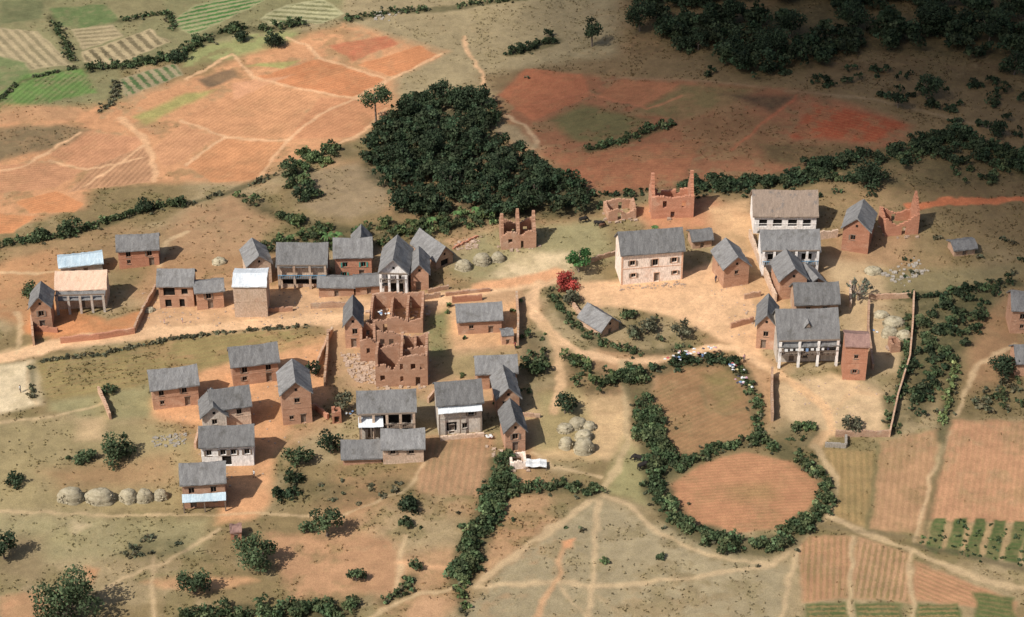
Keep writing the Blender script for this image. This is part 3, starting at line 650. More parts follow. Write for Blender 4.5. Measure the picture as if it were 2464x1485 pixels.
house(1103,806,1207,800,36,5,1.9,ops=[w(.3,.35,.8,.8),dr(.75,.9,1.5)],wall=B1)
house(832,838,872,836,58,6,2.2,'y',name='gable_brick_house')
house(562,930,672,916,52,4.8,2.2); house(370,987,480,973,54,4.8,2.2,ops=[w(.2,.6),w(.7,.6),w(.2,.2,.7,.8),dr(.75)])
house(682,1024,752,1016,78,6.5,2.4,'y',ops=[w(.52,.66,.9,1.),w(.3,.15,.7,.8),dr(.7)],name='gable_brick_house')
house(515,1038,606,1028,58,5,2.2,wall=BT,ops=[w(.7,.6)])
house(490,1046,548,1042,46,5,2.,'y',wall=BG,ops=[w(.5,.5)],name='gable_brick_house')
house(487,1122,612,1120,54,5.2,2.1,wall=BW,ops=[w(.15,.5),w(.42,.5),w(.62,.5),w(.88,.5),op(.48,.02,1.6,2.)],name='whitewashed_house')
house(443,1224,545,1219,66,5.2,2.,lean=(0,1,1.4,.56,.44,TIN))
house(866,1058,1000,1047,68,5.4,2.3,wall=BG,ops=[op(.66,.48,5.2,2.0),op(.66,.02,5.,1.8),w(.2,.5),dr(.2)],name='veranda_house',ver=(5,.9,BT,.47),lean=(0,.42,1.8,.78,.62,TINW),fr=.6)
house(1056,1048,1160,1038,78,6,2.4,wall=BG,ops=[op(.3,.1,1.8,1.9),dr(.3),w(.75,.55,1,1),w(.6,.15)],name='plastered_house',lean=(0,.98,1.0,.9,.78,TINW))
house(1148,938,1243,932,42,4.8,1.9)
house(1197,1002,1250,1000,46,6.5,2.2,'y',ops=[w(.35,.5),dr(.6)],name='gable_brick_house',tilt=4)
house(1216,1088,1264,1085,54,6,2.1,'y',name='gable_brick_house')
house(922,1118,1020,1112,42,4.8,2.,wall=BT,ops=[w(.25,.55),w(.7,.55)])
house(826,1120,918,1114,20,4.6,1.8,ops=[],wall=B1,name='brick_shed')
house(1494,686,1641,672,74,6.2,2.9,wall=BC,trim=TR,shut=WD,ops=[w(.18,.58,1,1.1),w(.55,.52,1.1,1.5),w(.86,.58,1,1.1),w(.2,.2,.9,.9),dr(.58,1,2.0),w(.88,.2,.8,.8)],name='colonial_plaster_house')
house(1666,600,1712,594,22,3.6,1.1,wall=MUD,ops=[dr(.5,.7,1.1)],name='thatched_hut')
house(1812,562,1962,560,44,7.4,3.4,roof=TILE,wall=BW,ops=[op(.15,.35,1.6,1.6),op(.38,.35,1.8,1.6),op(.62,.35,1.8,1.6),op(.85,.35,1.6,1.6)],name='tile_roof_house')
house(1830,656,1965,652,58,5.6,2.3,wall=BW,shut=BL,ops=[op(.2,.45,2,1.6),op(.5,.45,2,1.6),op(.8,.45,2,1.6),w(.3,.05),dr(.6)],name='veranda_house',ver=(6,1,BW,.42),fr=1.)
house(2024,602,2088,610,56,7,2.4,'y',wall=B2,ops=[w(.4,.5)],name='gable_brick_house',tilt=-4)
house(1740,694,1800,684,48,6.5,2.3,'y',ops=[w(.5,.6,.7,.8)],name='gable_brick_house')
house(1874,722,1938,716,48,6.5,2.5,'y',ops=[w(.6,.55)],name='gable_brick_house')
house(1940,712,1985,702,24,5,1.6,'y',ops=[],wall=MUD,name='thatched_hut')
house(1912,768,2014,766,40,5.6,2.6,wall=MUD,ops=[w(.3,.4),w(.7,.4)])
house(1818,838,1862,842,60,6.5,2.2,'y',ops=[w(.5,.5),dr(.4)],name='gable_brick_house')
house(1868,872,2010,868,66,6.6,3.4,wall=BG,ops=[w(.1,.5),w(.36,.5),w(.63,.5),w(.9,.5),dr(.25),dr(.7),w(.48,.15)],name='grand_veranda_house',ver=(4,1.7,BW,.46),fr=1.9,dorm=True)
house(2027,914,2082,916,84,4.6,1.0,wall=B2,roof=TINR,ops=[w(.5,.62,.7,.8),w(.5,.2,.7,.8)],name='brick_tower_house',fr=.3,so=.2)
house(1446,812,1500,802,18,6.,1.9,'y',wall=MUD,ops=[dr(.5,.8,.9)],name='thatched_hut',tilt=22)
house(2429,802,2520,804,60,5.4,2.2); house(2442,905,2520,905,36,5,2)
house(2295,618,2345,612,18,3.4,.8,wall=MUD,ops=[dr(.5,.8,1.)],name='thatched_hut')
house(556,1300,582,1298,20,2,.5,wall=B2,roof=TINR,ops=[dr(.5,.6,1.)],name='brick_shed',so=.1,fr=.15)
house(1208,830,1236,828,22,2.2,.4,wall=B1,ops=[dr(.5,.6,1.)],name='brick_shed',so=.1,fr=.1)
# ---------------------------------------------------------------- ruins and walls
def colwall(m,a,b,hs,th=.45,ops=(),step=.27,zb=-1.,jag=.22,zf=None):
    a=np.array(a,float);b=np.array(b,float);L=np.linalg.norm(b-a);n=max(2,int(L/step));d=(b-a)/L;nn=np.array([-d[1],d[0]])*th/2
    for i in range(n):
        t0,t1=i/n,(i+1)/n; tm=(t0+t1)/2
        H_=np.interp(tm,np.linspace(0,1,len(hs)),hs)+random.uniform(-jag,jag)*min(1,.3+.1*max(hs))
        iv=[(zb,H_)]
        for (f,wd,z0,z1) in ops:
            if abs(tm-f)*L<wd/2:
                nv=[]
                for (p,q) in iv:
                    if z0>p: nv.append((p,min(q,z0)))
                    if z1<q: nv.append((max(p,z1),q))
                iv=nv
        p0=a+d*L*t0;p1=a+d*L*t1; g=0 if zf is None else zf(*((p0+p1)/2))
        for (z0,z1) in iv:
            if z1-z0<.05: continue
            c=[(*(p+s*nn),z+g) for p in(p0,p1) for s in(-1,1) for z in(z0,z1)]
            k=len(m.v); m.v+=c
            for f in((0,1,3,2),(4,6,7,5),(0,4,5,1),(2,3,7,6),(0,2,6,4),(1,5,7,3)): m.f.append(tuple(k+q for q in f)); m.m.append(0)
def ruin(x0,y0,x1,y1,D,front,right,back,left,fops=(),inner=(),mat=B1,name='ruined_brick_house',rub=30,th=.45):
    e,W=frame(name,x0,y0,x1,y1); m=MB(); h=th/2+.004
    colwall(m,(0,0),(W,0),front,th,ops=fops); colwall(m,(W-h,h),(W-h,D-h),right,th+.003); colwall(m,(W,D),(0,D),back,th,ops=fops); colwall(m,(h,D-h),(h,h),left,th+.003)
    for (p,q,hs) in inner: 
        a=np.array((p[0]*W,p[1]*D)); b=np.array((q[0]*W,q[1]*D)); u=(b-a)/np.linalg.norm(b-a)*(h+.03)
        colwall(m,a+u,b-u,hs,th-.01,ops=[(.5,.8,0,1.9)])
    m.obj('walls',[mat],e); r=MB()
    for i in range(rub):
        x=random.uniform(-.1,1.1)*W; y=random.uniform(-.3,1.1)*D; s=random.uniform(.12,.4); r.box(x-s,x+s,y-s,y+s,-.4,s*.7,0,.12)
    r.obj('rubble',[STONE],e)
ruin(1567,525,1668,521,5.6,[5,4.9,4.6,4.9,5],[5,6.5,9.6,6.5,4.5],[3.6,3.0,3.6],[4.5,6,9.0,6.6,5],[(.3,.9,2.4,4.),(.75,.9,2.4,4.),(.5,.9,0,1.5)],mat=B2,th=.65)
ruin(1463,532,1530,524,4,[2.2,2.6,1.2,2.4],[2.4,3.6,1],[2,2.6,2.2],[2.4,2.,2.4],[(.4,.9,0,1.8)],mat=B1)
ruin(1206,600,1290,594,4.6,[2.8,3.8,3.6,3.,4.,3.4],[3.8,5,7,4],[4.5,2.8,4.5],[3,6,7.,4.4],[(.25,.7,1.4,2.3),(.6,.8,0,1.8)],[((.5,0),(.5,1),[3.5,6,7.2,5])],mat=B1,th=.55)
ruin(2128,568,2208,562,5,[4,2.2,3.2,4.8],[5,6.8,8,3.6],[3,2,3.8],[4,3.4,2],[(.55,.8,0,2)],mat=B2)
ruin(905,930,1030,926,8,[4.2,4.6,3.4,6,6.6,6.8,6.6],[6.6,6,6.6,6],[6,5,6.2,6.5],[4.2,5.6,6,6.6],[(.12,.8,1.2,2.4),(.5,.8,1.,2.2),(.5,.8,3.6,4.9),(.72,.8,3.6,4.9),(.9,.8,3.6,4.9),(.8,.9,0,2)],[((.5,0),(.5,1),[5,6.6,5.6,6.4]),((.0,.5),(.48,.5),[5,6,6.4]),((.52,.5),(1,.5),[5,5.5,6]),((.75,.55),(.75,1),[6,5,6])],rub=60)
ruin(868,870,906,868,6,[4.5,5.2,4],[4,4.6,5],[4,4.6],[4.8,4.2,5],[(.5,.8,1.8,3.)])
ruin(890,800,1018,800,8.5,[3.,2.6,3.6,2.4,3.4],[3.4,3,3.8],[3.6,3.2,3.6,3],[3,3.5,3],[(.3,.9,0,2)],[((.4,0),(.4,1),[3,3.4,2.6]),((.7,0),(.7,1),[2.5,3.4,3])],rub=60)
ruin(1228,1128,1268,1126,3,[1.2,1.6,.8],[.8,1.4],[1.2,.8],[1.5,1],mat=BC,rub=15)
ruin(2142,848,2165,846,2,[2,1.2],[2,1.8],[1.8,2],[2,1.5],rub=4)
ruin(800,1018,822,1016,2,[2.2,2.4],[2,1.8],[1.8,2],[2,1.5],[(.5,.7,0,1.5)],rub=4,mat=B2)
def wall(pts,h,name='mud_wall',mat=MUD,th=.4,jag=.25):
    wp=wpoly(pts); m=MB()
    o=wp[0].copy(); z0=float(hgt(*o))
    for a,b in zip(wp,wp[1:]): colwall(m,a-o,b-o,[h,h*.9,h*1.05,h*.85,h],th,step=.4,jag=jag,zb=-1.2,zf=lambda x,y:float(hgt(x+o[0],y+o[1]))-z0)
    ob=m.obj(name,[mat]); ob.location=(o[0],o[1],z0)
wall([(790,815),(788,870),(782,930)],2.2); wall([(238,945),(252,975),(266,1010)],1.5); wall([(146,826),(240,816),(325,802)],1.3,mat=B2,jag=.1)
wall([(1243,722),(1247,780),(1246,835)],2.2); wall([(1362,718),(1400,765),(1442,806)],1.1); wall([(1857,905),(1856,960),(1858,1015)],2.0)
wall([(1803,570),(1825,630),(1866,728)],1.9,mat=BT); wall([(748,742),(850,738)],1.2); wall([(2198,715),(2195,790),(2188,870),(2160,960),(2140,1052)],1.5,mat=MUD,th=.3)
wall([(78,780),(82,832)],2.2); wall([(80,795),(140,800)],1.1,mat=B2);wall([(1088,728),(1160,722)],1.3,mat=B2); wall([(1072,712),(1180,700)],.7,mat=B1); wall([(1030,705),(1080,695)],.9); wall([(2010,1050),(2140,1050)],1.3)
wall([(1395,640),(1440,625),(1486,612)],1.,mat=MUD); wall([(640,752),(705,748)],1.,mat=B1); wall([(325,800),(345,755),(375,700)],1.5); wall([(2090,735),(2088,800),(2100,890)],1.4); wall([(2090,720),(2190,716)],1.1)
wall([(690,990),(760,985),(790,1010)],1.2,mat=B2);wall([(1030,970),(1060,935),(1150,930)],1.2); wall([(1145,905),(1150,935)],1.5); wall([(1060,1060),(1165,1050)],.9,mat=BT); wall([(1758,790),(1812,775)],1.2,mat=B1); wall([(470,1080),(480,1040)],1.2)
wall([(1985,1075),(2035,1078),(2035,1055)],1.0,mat=GST); wall([(1090,600),(1150,570)],.5,jag=.4,mat=B2); wall([(960,730),(1060,715)],1.2); wall([(755,905),(790,820),(800,800)],1.4); wall([(1245,1000),(1300,1005)],.8); wall([(2045,690),(2046,740)],1.4,mat=BT)
wall([(1790,720),(1830,712)],1.2); wall([(1945,580),(2015,570)],1.8,mat=BT)
def rubble(name,pts,n,mat=STONE,s0=.1,s1=.4):
    w_=wpoly(pts); m=MB()
    for x,y in inside(w_,n):
        z=float(hgt(x,y)); s=random.uniform(s0,s1)*random.random()**.5; m.box(x-s,x+s,y-s,y+s,z-s,z+s*.8,0,s*.3)
    m.obj(name,[mat])
rubble('brick_rubble',[(820,850),(905,860),(905,925),(850,920)],500); rubble('brick_rubble',[(1100,580),(1160,570),(1150,600),(1090,605)],140)
rubble('stone_debris',[(360,1050),(460,1040),(440,1075),(370,1075)],160,GST,.08,.28); rubble('brick_rubble',[(1490,690),(1650,675),(1650,690),(1490,700)],200,STONE,.08,.25)
rubble('rock_outcrop',[(2110,660),(2200,620),(2240,650),(2180,690)],160,GST,.1,.5); rubble('brick_rubble',[(1160,1060),(1290,1110),(1200,1120)],60,STONE)
rubble('yard_stones',[(340,700),(800,700),(800,780),(340,790)],350,STONE,.05,.2); rubble('yard_stones',[(1700,640),(1900,740),(1900,860),(1720,800)],200,STONE,.05,.2)
rubble('stone_debris',[(900,30),(960,30),(940,50),(900,50)],50,GST); rubble('yard_stones',[(380,980),(800,820),(780,1000),(560,1240)],300,STONE,.05,.2); rubble('yard_stones',[(1860,930),(2000,900),(2130,950),(2000,1040)],150,STONE,.05,.18)
def hay(px,py,rx,ry,h):
    x,y,z=G(px,py); m=MB(); nu,nv=28,12; ph=rng.random(6)*6.28
    for j in range(nv+1):
        t=j/nv; zz=math.sin(t*math.pi/2); r0=math.cos(t*math.pi/2)**.62 if j<nv else 0
        for i in range(nu):
            a=i/nu*6.283; k=r0*(1+.07*math.sin(3*a+ph[0])+.05*math.sin(5*a+ph[1]+t*4)+random.uniform(-.04,.04)); lay=.04*math.sin(t*22)
            m.v.append((rx*k*math.cos(a)*(1+lay),ry*k*math.sin(a)*(1+lay),-.3+(h+.3)*zz**1.05+random.uniform(-.05,.05)))
    for j in range(nv):
        for i in range(nu): a=j*nu+i;b=j*nu+(i+1)%nu; m.f.append((a,b,b+nu,a+nu)); m.m.append(0)
    o=m.obj('haystack',[STRAW],smooth=True); o.location=(x,y,z); 
    k=int(60*rx*h); d=unit(rng.normal(size=(k,3))); d[:,2]=abs(d[:,2]); p=d*np.array([rx,ry,h])*.98
    q=quads(p,unit(d+.9*rng.normal(size=(k,3))),.28*np.ones(k)); quadmesh('straw_tufts',q,None,(STRAW,),parent=o)
for a in((172,1202,2.3,1.5,2.3),(242,1204,2.6,1.6,2.2),(310,1203,1.6,1.3,2.1),(349,1202,1.5,1.3,2.),(387,1198,1.3,1.1,1.6),(1116,645,1.7,1.5,1.7),(1160,632,1.8,1.5,2),(1198,625,1.4,1.3,1.6),
    (1405,1085,1.8,1.5,2.5),(1362,1075,1.3,1.2,1.9),(1390,1025,1.7,1.4,1.6),(1405,1055,1.6,1.4,1.6),(1418,1030,1.2,1.2,1.2),(1360,1035,1.5,1.3,1.2),(2150,780,2.1,1.6,1.4),(2140,805,1.6,1.4,1.5),(2175,810,1.4,1.3,1.2),(2100,655,1.8,1.3,1.1),(528,632,1.5,1.3,1.),(358,748,1.4,1.,.6),(2120,760,1.5,1.2,.9),(850,740,.9,.8,.7)): hay(*a)
# ---------------------------------------------------------------- laundry, people, animals
def plain(name,c):
    return surf(name,tuple(np.array(c)*.9),tuple(c),3,rnd=0,bp=.2)
CL=[plain('white_cloth',(.62,.62,.60)),plain('red_cloth',(.42,.10,.10)),plain('blue_cloth',(.16,.25,.40)),plain('pink_cloth',(.52,.30,.34)),plain('dark_cloth',(.05,.05,.08)),plain('yellow_cloth',(.50,.42,.20))]
def laundry(name,pts,n,z=1.3,spread=1.,pr=(7,1,1.5,1.5,2,1)):
    w_=wpoly(pts); m=MB(); r=resample(w_,.4)
    for i in range(n):
        p=r[random.randrange(len(r))]+rng.normal(size=2)*spread*.5; zz=float(hgt(*p))+z*random.uniform(.75,1.1); a=random.random()*3.14; L=random.uniform(.25,.5); Wd=random.uniform(.22,.4); mm=random.choices(range(6),pr)[0]
        ca,sa=math.cos(a),math.sin(a); g={}
        for u in range(4):
            for v in range(4):
                x=(u/3-.5)*2*L*.6; y=(v/3-.5)*2*Wd*.7; q=-.5*abs(u/3-.5)*L+random.uniform(-.05,.05)
                g[u,v]=len(m.v); m.v.append((p[0]+x*ca-y*sa,p[1]+x*sa+y*ca,zz+q))
        for u in range(3):
            for v in range(3): m.f.append((g[u,v],g[u+1,v],g[u+1,v+1],g[u,v+1])); m.m.append(mm)
    m.obj(name,CL)
laundry('drying_laundry',[(1600,880),(1660,866),(1720,856)],28,1.8,1.3); laundry('drying_laundry',[(1750,885),(1775,905),(1800,945)],26,1.4,1.3)
laundry('drying_laundry',[(1170,1060),(1200,1052)],6,.7,.4,(4,2,1,0,0,0)); laundry('drying_laundry',[(850,995),(840,1015)],3,.8)
laundry('drying_laundry',[(905,780),(935,790)],6,3.5,.8,(5,0,1,0,0,0)); laundry('drying_laundry',[(2100,795),(2110,800)],4,.2,.4,(1,0,2,0,3,0))
m=MB(); a=np.array(G(1880,889)); b=np.array(G(2005,885)); hz=hm(1940,885,52)
for i in range(9):
    t=.06+.1*i; p=a+(b-a)*t; wd=random.uniform(.3,.6); dz=random.uniform(.4,.7); k=0 if i%4 else random.randrange(6)
    m.q((p[0]-wd/2,p[1]-.35,p[2]+hz),(p[0]+wd/2,p[1]-.35,p[2]+hz),(p[0]+wd/2,p[1]-.42,p[2]+hz-dz),(p[0]-wd/2,p[1]-.42,p[2]+hz-dz),m=k)
m.obj('clothesline_laundry',CL)
SK=plain('brown_skin',(.16,.085,.05)); HR=plain('black_hair',(.02,.018,.016)); EY=plain('eye_white',(.7,.7,.68))
def skinned(vs,es,rs):
    me=bpy.data.meshes.new('s'); me.from_pydata(vs,es,[]); o=bpy.data.objects.new('s',me); scene.collection.objects.link(o)
    o.modifiers.new('k','SKIN'); o.modifiers['k'].use_smooth_shade=True
    for i,r in enumerate(rs):
        v=me.skin_vertices[0].data[i]; v.radius=(r,r) if not isinstance(r,tuple) else r; v.use_root=(i==0)
    o.modifiers.new('b','SUBSURF').levels=1
    dg=bpy.context.evaluated_depsgraph_get(); m2=bpy.data.meshes.new_from_object(o.evaluated_get(dg)); bpy.data.objects.remove(o); return m2
def person(px,py,rot,top,bot,stride=.15,bend=0.,sc=1.):
    x,y,z=G(px,py); b=bend
    V=[(0,0,.92),(0,b*.3,1.15),(0,b*.7,1.38),(0,b*.9,1.5),(0,b*1.0+.01,1.62),(0,b+.01,1.74),
       (.1,0,.88),(.11,stride*.6,.48),(.11,stride*.5,.06),(.11,stride*.5+.15,.03),(-.1,0,.88),(-.11,-stride*.4,.48),(-.11,-stride,.08),(-.11,-stride+.14,.03),
       (.19,b*.7,1.40),(.25,b*.6+.02,1.12),(.24,b*.6+.14,.88),(.24,b*.6+.18,.80),(-.19,b*.7,1.40),(-.26,b*.6-.02,1.12),(-.24,b*.6+.06,.88),(-.24,b*.6+.09,.80)]
    E=[(0,1),(1,2),(2,3),(3,4),(4,5),(0,6),(6,7),(7,8),(8,9),(0,10),(10,11),(11,12),(12,13),(2,14),(14,15),(15,16),(16,17),(2,18),(18,19),(19,20),(20,21)]
    Rr=[(.15,.11),(.13,.10),(.15,.10),(.055,.055),(.09,.10),(.08,.09),.085,.06,.042,.035,.085,.06,.042,.035,.06,.042,.032,.03,.06,.042,.032,.03]
    me=skinned(V,E,Rr); 
    for mm in(SK,top,bot,HR): me.materials.append(mm)
    for p in me.polygons:
        c=p.center; r=abs(c.x)
        p.material_index= 3 if (c.z>1.70 or (c.z>1.58 and c.y<b-.04)) else 0 if c.z>1.47 else (1 if c.z>.93 and not (r>.2 and c.z<1.15) else (0 if r>.19 else (2 if c.z>.35 else 0)))
    o=bpy.data.objects.new('person',me); link(o); o.location=(x,y,z); o.rotation_euler=(0,0,rot); o.scale=(sc,)*3
    f=MB()
    for sx in(-.035,.035): f.box(sx-.014,sx+.014,b+.095,b+.108,1.655,1.67,0)
    f.box(-.012,.012,b+.095,b+.125,1.60,1.645,1); f.box(-.03,.03,b+.09,b+.104,1.565,1.577,2)
    f.obj('face',[EY,SK,CL[1]],o)
    hd=MB()
    for s_ in(-1,1):
        xx=s_*.24; y0=b*.6+(.18 if s_>0 else .09)
        for k in range(4): q=xx-.03+k*.018; hd.box(q,q+.014,y0,y0+.03,.70+.01*abs(k-1.5),.80,0,.002)
        hd.box(xx-s_*.05,xx-s_*.035,y0,y0+.03,.75,.80,0,.002)
    hd.obj('fingers',[SK],o)
person(1722,680,.5,CL[4],CL[4]); person(612,1150,2.2,CL[0],CL[4],.2); person(1655,862,3.,CL[0],CL[2],.05,.2); person(1690,868,2.6,CL[2],CL[4],.05); person(440,778,1.,CL[0],CL[3],.1,.15,.75); person(396,780,2.,CL[3],CL[0],.1,0,.7); person(1240,840,1.,CL[1],CL[4],.1); person(1790,870,3.4,CL[3],CL[2],.1,.1); person(1575,640,3.1,CL[2],CL[4],.05); person(50,945,1.2,CL[0],CL[4],.1)
BK=plain('black_hide',(.025,.022,.02)); BRN=plain('brown_hide',(.14,.075,.045)); HN=plain('horn',(.35,.32,.27))
def zebu(px,py,rot,mat,graze=False,sc=1.):
    x,y,z=G(px,py); hz=.45 if graze else 1.35
    V=[(0,0,1.05),(.4,0,1.08),(.75,0,1.15),(1.05,0,1.2 if not graze else .95),(1.25,0,hz+.05),(1.5,0,hz-.12),(.62,0,1.55),(-.4,0,1.08),(-.7,0,1.08),(-.85,0,.8),(-.87,0,.4),
       (.62,.2,.8),(.60,.22,.45),(.62,.22,.04),(.62,-.2,.8),(.66,-.22,.45),(.7,-.22,.04),(-.55,.2,.85),(-.42,.22,.62),(-.66,.22,.38),(-.6,.22,.04),(-.55,-.2,.85),(-.40,-.22,.62),(-.62,-.22,.38),(-.54,-.22,.04)]
    E=[(0,1),(1,2),(2,3),(3,4),(4,5),(2,6),(0,7),(7,8),(8,9),(9,10),(2,11),(11,12),(12,13),(2,14),(14,15),(15,16),(7,17),(17,18),(18,19),(19,20),(7,21),(21,22),(22,23),(23,24)]
    Rr=[.33,.34,.32,.2,.15,.09,.10,.30,.2,.035,.05,.13,.07,.055,.13,.07,.055,.17,.11,.06,.055,.17,.11,.06,.055]
    me=skinned(V,E,Rr); me.materials.append(mat); o=bpy.data.objects.new('zebu_cow',me); link(o); o.location=(x,y,z); o.rotation_euler=(0,0,rot); o.scale=(sc,)*3
    h=MB()
    for s_ in(-1,1):
        pts=[(1.22,s_*.1,hz+.15,.04),(1.2,s_*.28,hz+.32,.03),(1.24,s_*.32,hz+.58,.008)]
        for p,q in zip(pts,pts[1:]):
            for v in Acc().tube(p[:3],q[:3],p[3],q[3]): h.q(*v,m=0)
        h.q((1.2,s_*.12,hz+.1),(1.26,s_*.3,hz+.1),(1.2,s_*.34,hz+.02),(1.16,s_*.14,hz),m=1)
    h.obj('horns_and_ears',[HN,mat],o)
zebu(1537,1112,2.9,BK,True,1.1); zebu(1545,1130,.4,BK,True,1.1); zebu(1402,536,.3,BK,True); zebu(1438,545,-.3,BK,False); zebu(1448,548,.6,BRN,True,.8)
t=MB(); a=G(1290,1125); 
for i in range(6):
    for j in range(4):
        x,y=a[0]-1.8+i*.6,a[1]-.9+j*.5
        f=lambda x,y:(x,y,float(hgt(x,y))+.9+.12*math.sin(x*3)+.1*math.cos(y*4))
        t.q(f(x,y),f(x+.6,y),f(x+.6,y+.5),f(x,y+.5))
for dx in(-1.7,1.7):
    for dy in(-.8,.9): t.box(a[0]+dx-.05,a[0]+dx+.05,a[1]+dy-.05,a[1]+dy+.05,a[2]-.3,a[2]+.8,1)
t.obj('white_tarp_shelter',[CL[0],WD])
def grass():
    n=90000; x=rng.uniform(-140,140,n); y=rng.uniform(-95,175,n)
    ix=np.clip(np.searchsorted(xs,x),0,len(xs)-1); iy=np.clip(np.searchsorted(ys,y),0,len(ys)-1)
    g=FUR[iy,ix,2]; k=rng.random(n)<ss(.3,.9,g)*np.clip((N2[iy,ix]-.38)*3.2,0,1); x,y,ix,iy=x[k],y[k],ix[k],iy[k]; n=len(x)
    c=COL[iy,ix]*.78+np.array([.014,.014,.004]); m=3
    X=np.repeat(x,m)+rng.normal(size=n*m)*.16; Y=np.repeat(y,m)+rng.normal(size=n*m)*.16; Z=hgt(X,Y)+.06+.10*rng.random(n*m)
    d=unit(rng.normal(size=(n*m,3))*np.array([1,1,.5])+np.array([0,0,.7]))
    quadmesh('dry_grass_tufts',quads(np.stack([X,Y,Z],1),d,.24*np.ones(n*m)),np.repeat(c,m,0)*(.65+.7*rng.random((n*m,1))),(LEAF,))
grass()
# ---------------------------------------------------------------- ground object
ZZ=hgt(XX,YY)+.18*(N3-.5)*ss(.2,.9,FUR[...,2])
ny,nx=XX.shape
me=bpy.data.meshes.new('ground'); me.vertices.add(nx*ny); me.vertices.foreach_set('co',np.stack([XX,YY,ZZ],-1).astype(np.float32).reshape(-1))
I=np.arange((nx)*(ny)).reshape(ny,nx); Q=np.stack([I[:-1,:-1],I[:-1,1:],I[1:,1:],I[1:,:-1]],-1).reshape(-1,4)
me.loops.add(Q.size); me.loops.foreach_set('vertex_index',Q.reshape(-1).astype(np.int32)); me.polygons.add(len(Q))
me.polygons.foreach_set('loop_start',np.arange(0,Q.size,4,dtype=np.int32)); me.polygons.foreach_set('loop_total',np.full(len(Q),4,dtype=np.int32)); me.polygons.foreach_set('use_smooth',np.ones(len(Q),bool))
me.update(calc_edges=True)
for nm,arr in(('Col',COL),('Row',ROW)):
    a=me.attributes.new(nm,'FLOAT_COLOR','POINT'); c=np.ones((ny,nx,4),np.float32); c[...,:3]=arr; a.data.foreach_set('color',c.reshape(-1))
a=me.attributes.new('Fur','FLOAT_VECTOR','POINT'); a.data.foreach_set('vector',FUR.astype(np.float32).reshape(-1))
go=link(bpy.data.objects.new('ground',me))
m,nt,b=newmat('earth'); 
ac=N(nt,'ShaderNodeAttribute',attribute_name='Col'); ar=N(nt,'ShaderNodeAttribute',attribute_name='Row'); af=N(nt,'ShaderNodeAttribute',attribute_name='Fur')
sx=N(nt,'ShaderNodeSeparateXYZ'); nt.links.new(af.outputs['Vector'],sx.inputs[0])
mu=N(nt,'ShaderNodeMath',operation='MULTIPLY'); mu.inputs[1].default_value=6.28318; nt.links.new(sx.outputs[0],mu.inputs[0])
sn=N(nt,'ShaderNodeMath',operation='SINE'); nt.links.new(mu.outputs[0],sn.inputs[0])
nf=noise(nt,1.3,5,.7); nf2=noise(nt,5.5,3,.7); nf3=noise(nt,.35,5,.7)
ad=N(nt,'ShaderNodeMath',operation='ADD'); nt.links.new(sn.outputs[0],ad.inputs[0]); nt.links.new(mapr(nt,nf,.3,.7,-1.3,1.3),ad.inputs[1])
rm=N(nt,'ShaderNodeMath',operation='MULTIPLY'); nt.links.new(mapr(nt,ad.outputs[0],-.5,.7,0,1),rm.inputs[0]); nt.links.new(sx.outputs[1],rm.inputs[1])
c=mixn(nt,rm.outputs[0],ac.outputs['Color'],ar.outputs['Color'])
gm=N(nt,'ShaderNodeMath',operation='MULTIPLY'); nt.links.new(mapr(nt,nf,.50,.62,0,.5),gm.inputs[0]); nt.links.new(sx.outputs[2],gm.inputs[1])
c=mixn(nt,gm.outputs[0],c,tuple(A((116,100,66))))
c=vmul(nt,c,mapr(nt,nf2,.28,.72,.76,1.24)); c=vmul(nt,c,mapr(nt,nf3,.3,.7,.82,1.18)); c=vmul(nt,c,mapr(nt,nf,.3,.7,.86,1.14))
nt.links.new(c,b.inputs['Base Color'])
hh=N(nt,'ShaderNodeMath',operation='ADD'); nt.links.new(nf2,hh.inputs[0]); nt.links.new(rm.outputs[0],hh.inputs[1])
bump(nt,b,hh.outputs[0],.45,.15); me.materials.append(m)
# ---------------------------------------------------------------- sun, sky, cloud, camera
el=math.radians(48); az=np.array([-.78,-.63]); az/=np.linalg.norm(az)
Sv=np.array([az[0]*math.cos(el),az[1]*math.cos(el),math.sin(el)])
sd=bpy.data.lights.new('sun','SUN'); sd.energy=5.0; sd.angle=math.radians(.6); sd.color=(1,.955,.89)
so=link(bpy.data.objects.new('sun',sd)); so.rotation_euler=Vector(Sv).to_track_quat('Z','Y').to_euler()
wd=bpy.data.worlds.new('World'); scene.world=wd; wd.use_nodes=True; nt=wd.node_tree
sk=nt.nodes.new('ShaderNodeTexSky'); sk.sky_type='NISHITA'; sk.sun_disc=False; sk.sun_elevation=el; sk.sun_rotation=math.atan2(az[0],az[1]); sk.dust_density=3.
bg=nt.nodes['Background']; bg.inputs[1].default_value=.10; nt.links.new(sk.outputs[0],bg.inputs[0])
# cumulus cloud standing up-sun; its shadow darkens the hillside
T_=1150.; off=Sv*T_
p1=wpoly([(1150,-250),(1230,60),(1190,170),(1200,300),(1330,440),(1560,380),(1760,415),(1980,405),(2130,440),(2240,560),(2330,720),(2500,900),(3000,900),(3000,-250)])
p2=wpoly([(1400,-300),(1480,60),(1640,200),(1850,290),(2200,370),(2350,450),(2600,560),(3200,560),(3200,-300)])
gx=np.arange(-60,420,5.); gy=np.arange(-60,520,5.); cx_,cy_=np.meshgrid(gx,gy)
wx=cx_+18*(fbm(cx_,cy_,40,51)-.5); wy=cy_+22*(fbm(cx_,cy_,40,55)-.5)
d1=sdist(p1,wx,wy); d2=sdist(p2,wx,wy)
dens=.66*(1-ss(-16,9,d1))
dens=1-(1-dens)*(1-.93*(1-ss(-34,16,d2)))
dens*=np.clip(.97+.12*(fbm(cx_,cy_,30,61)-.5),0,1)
edge=np.minimum(np.minimum(cx_+60,415-cx_),np.minimum(cy_+60,515-cy_)); dens*=ss(0,30,edge)
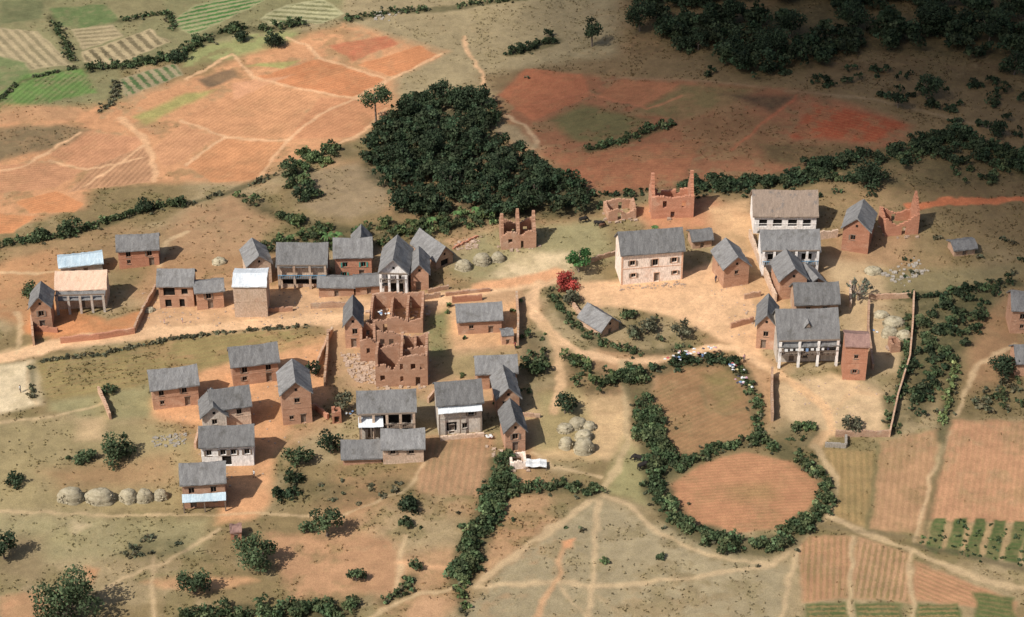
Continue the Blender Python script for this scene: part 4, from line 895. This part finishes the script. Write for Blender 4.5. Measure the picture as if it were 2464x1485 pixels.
alpha=1-np.sqrt(np.clip(1-dens,0,1)); th=2+40*np.sqrt(dens)*(.6+.8*fbm(cx_,cy_,35,71))
top=np.stack([cx_+off[0],cy_+off[1],off[2]+th*.15],-1); bot=np.stack([cx_+off[0],cy_+off[1],off[2]-th*.05],-1)
ny,nx=cx_.shape; V=np.concatenate([top.reshape(-1,3),bot.reshape(-1,3)]); I=np.arange(nx*ny).reshape(ny,nx)
al=np.concatenate([alpha.reshape(-1)]*2)
Q=np.stack([I[:-1,:-1],I[:-1,1:],I[1:,1:],I[1:,:-1]],-1).reshape(-1,4); keep=al[Q].max(1)>.004; Q=Q[keep]; Q=np.concatenate([Q,Q+nx*ny])
me=bpy.data.meshes.new('cloud'); me.from_pydata(V.tolist(),[],Q.tolist()); at=me.attributes.new('Dens','FLOAT','POINT'); at.data.foreach_set('value',al.astype(np.float32))
m=bpy.data.materials.new('cloud_vapour'); m.use_nodes=True; nt=m.node_tree; nt.nodes.remove(nt.nodes['Principled BSDF'])
a=N(nt,'ShaderNodeAttribute',attribute_name='Dens'); t1=N(nt,'ShaderNodeBsdfTransparent'); t2=N(nt,'ShaderNodeBsdfDiffuse'); t2.inputs[0].default_value=(.85,.85,.87,1); mx=N(nt,'ShaderNodeMixShader')
nt.links.new(a.outputs['Fac'],mx.inputs[0]); nt.links.new(t1.outputs[0],mx.inputs[1]); nt.links.new(t2.outputs[0],mx.inputs[2]); nt.links.new(mx.outputs[0],nt.nodes['Material Output'].inputs[0])
me.materials.append(m); link(bpy.data.objects.new('cloud',me))
cd=bpy.data.cameras.new('camera'); cd.sensor_width=36; cd.lens=18/math.tan(HF); cd.clip_end=20000; cd.clip_start=1
co=link(bpy.data.objects.new('camera',cd)); co.location=(0,CY,CH); co.rotation_euler=(math.pi/2-PITCH,0,0); scene.camera=co
scene.view_settings.view_transform='Standard'; scene.view_settings.look='None'; scene.view_settings.exposure=0; scene.view_settings.gamma=1
print('POLYS',sum(len(o.data.polygons) for o in bpy.data.objects if o.type=='MESH'))
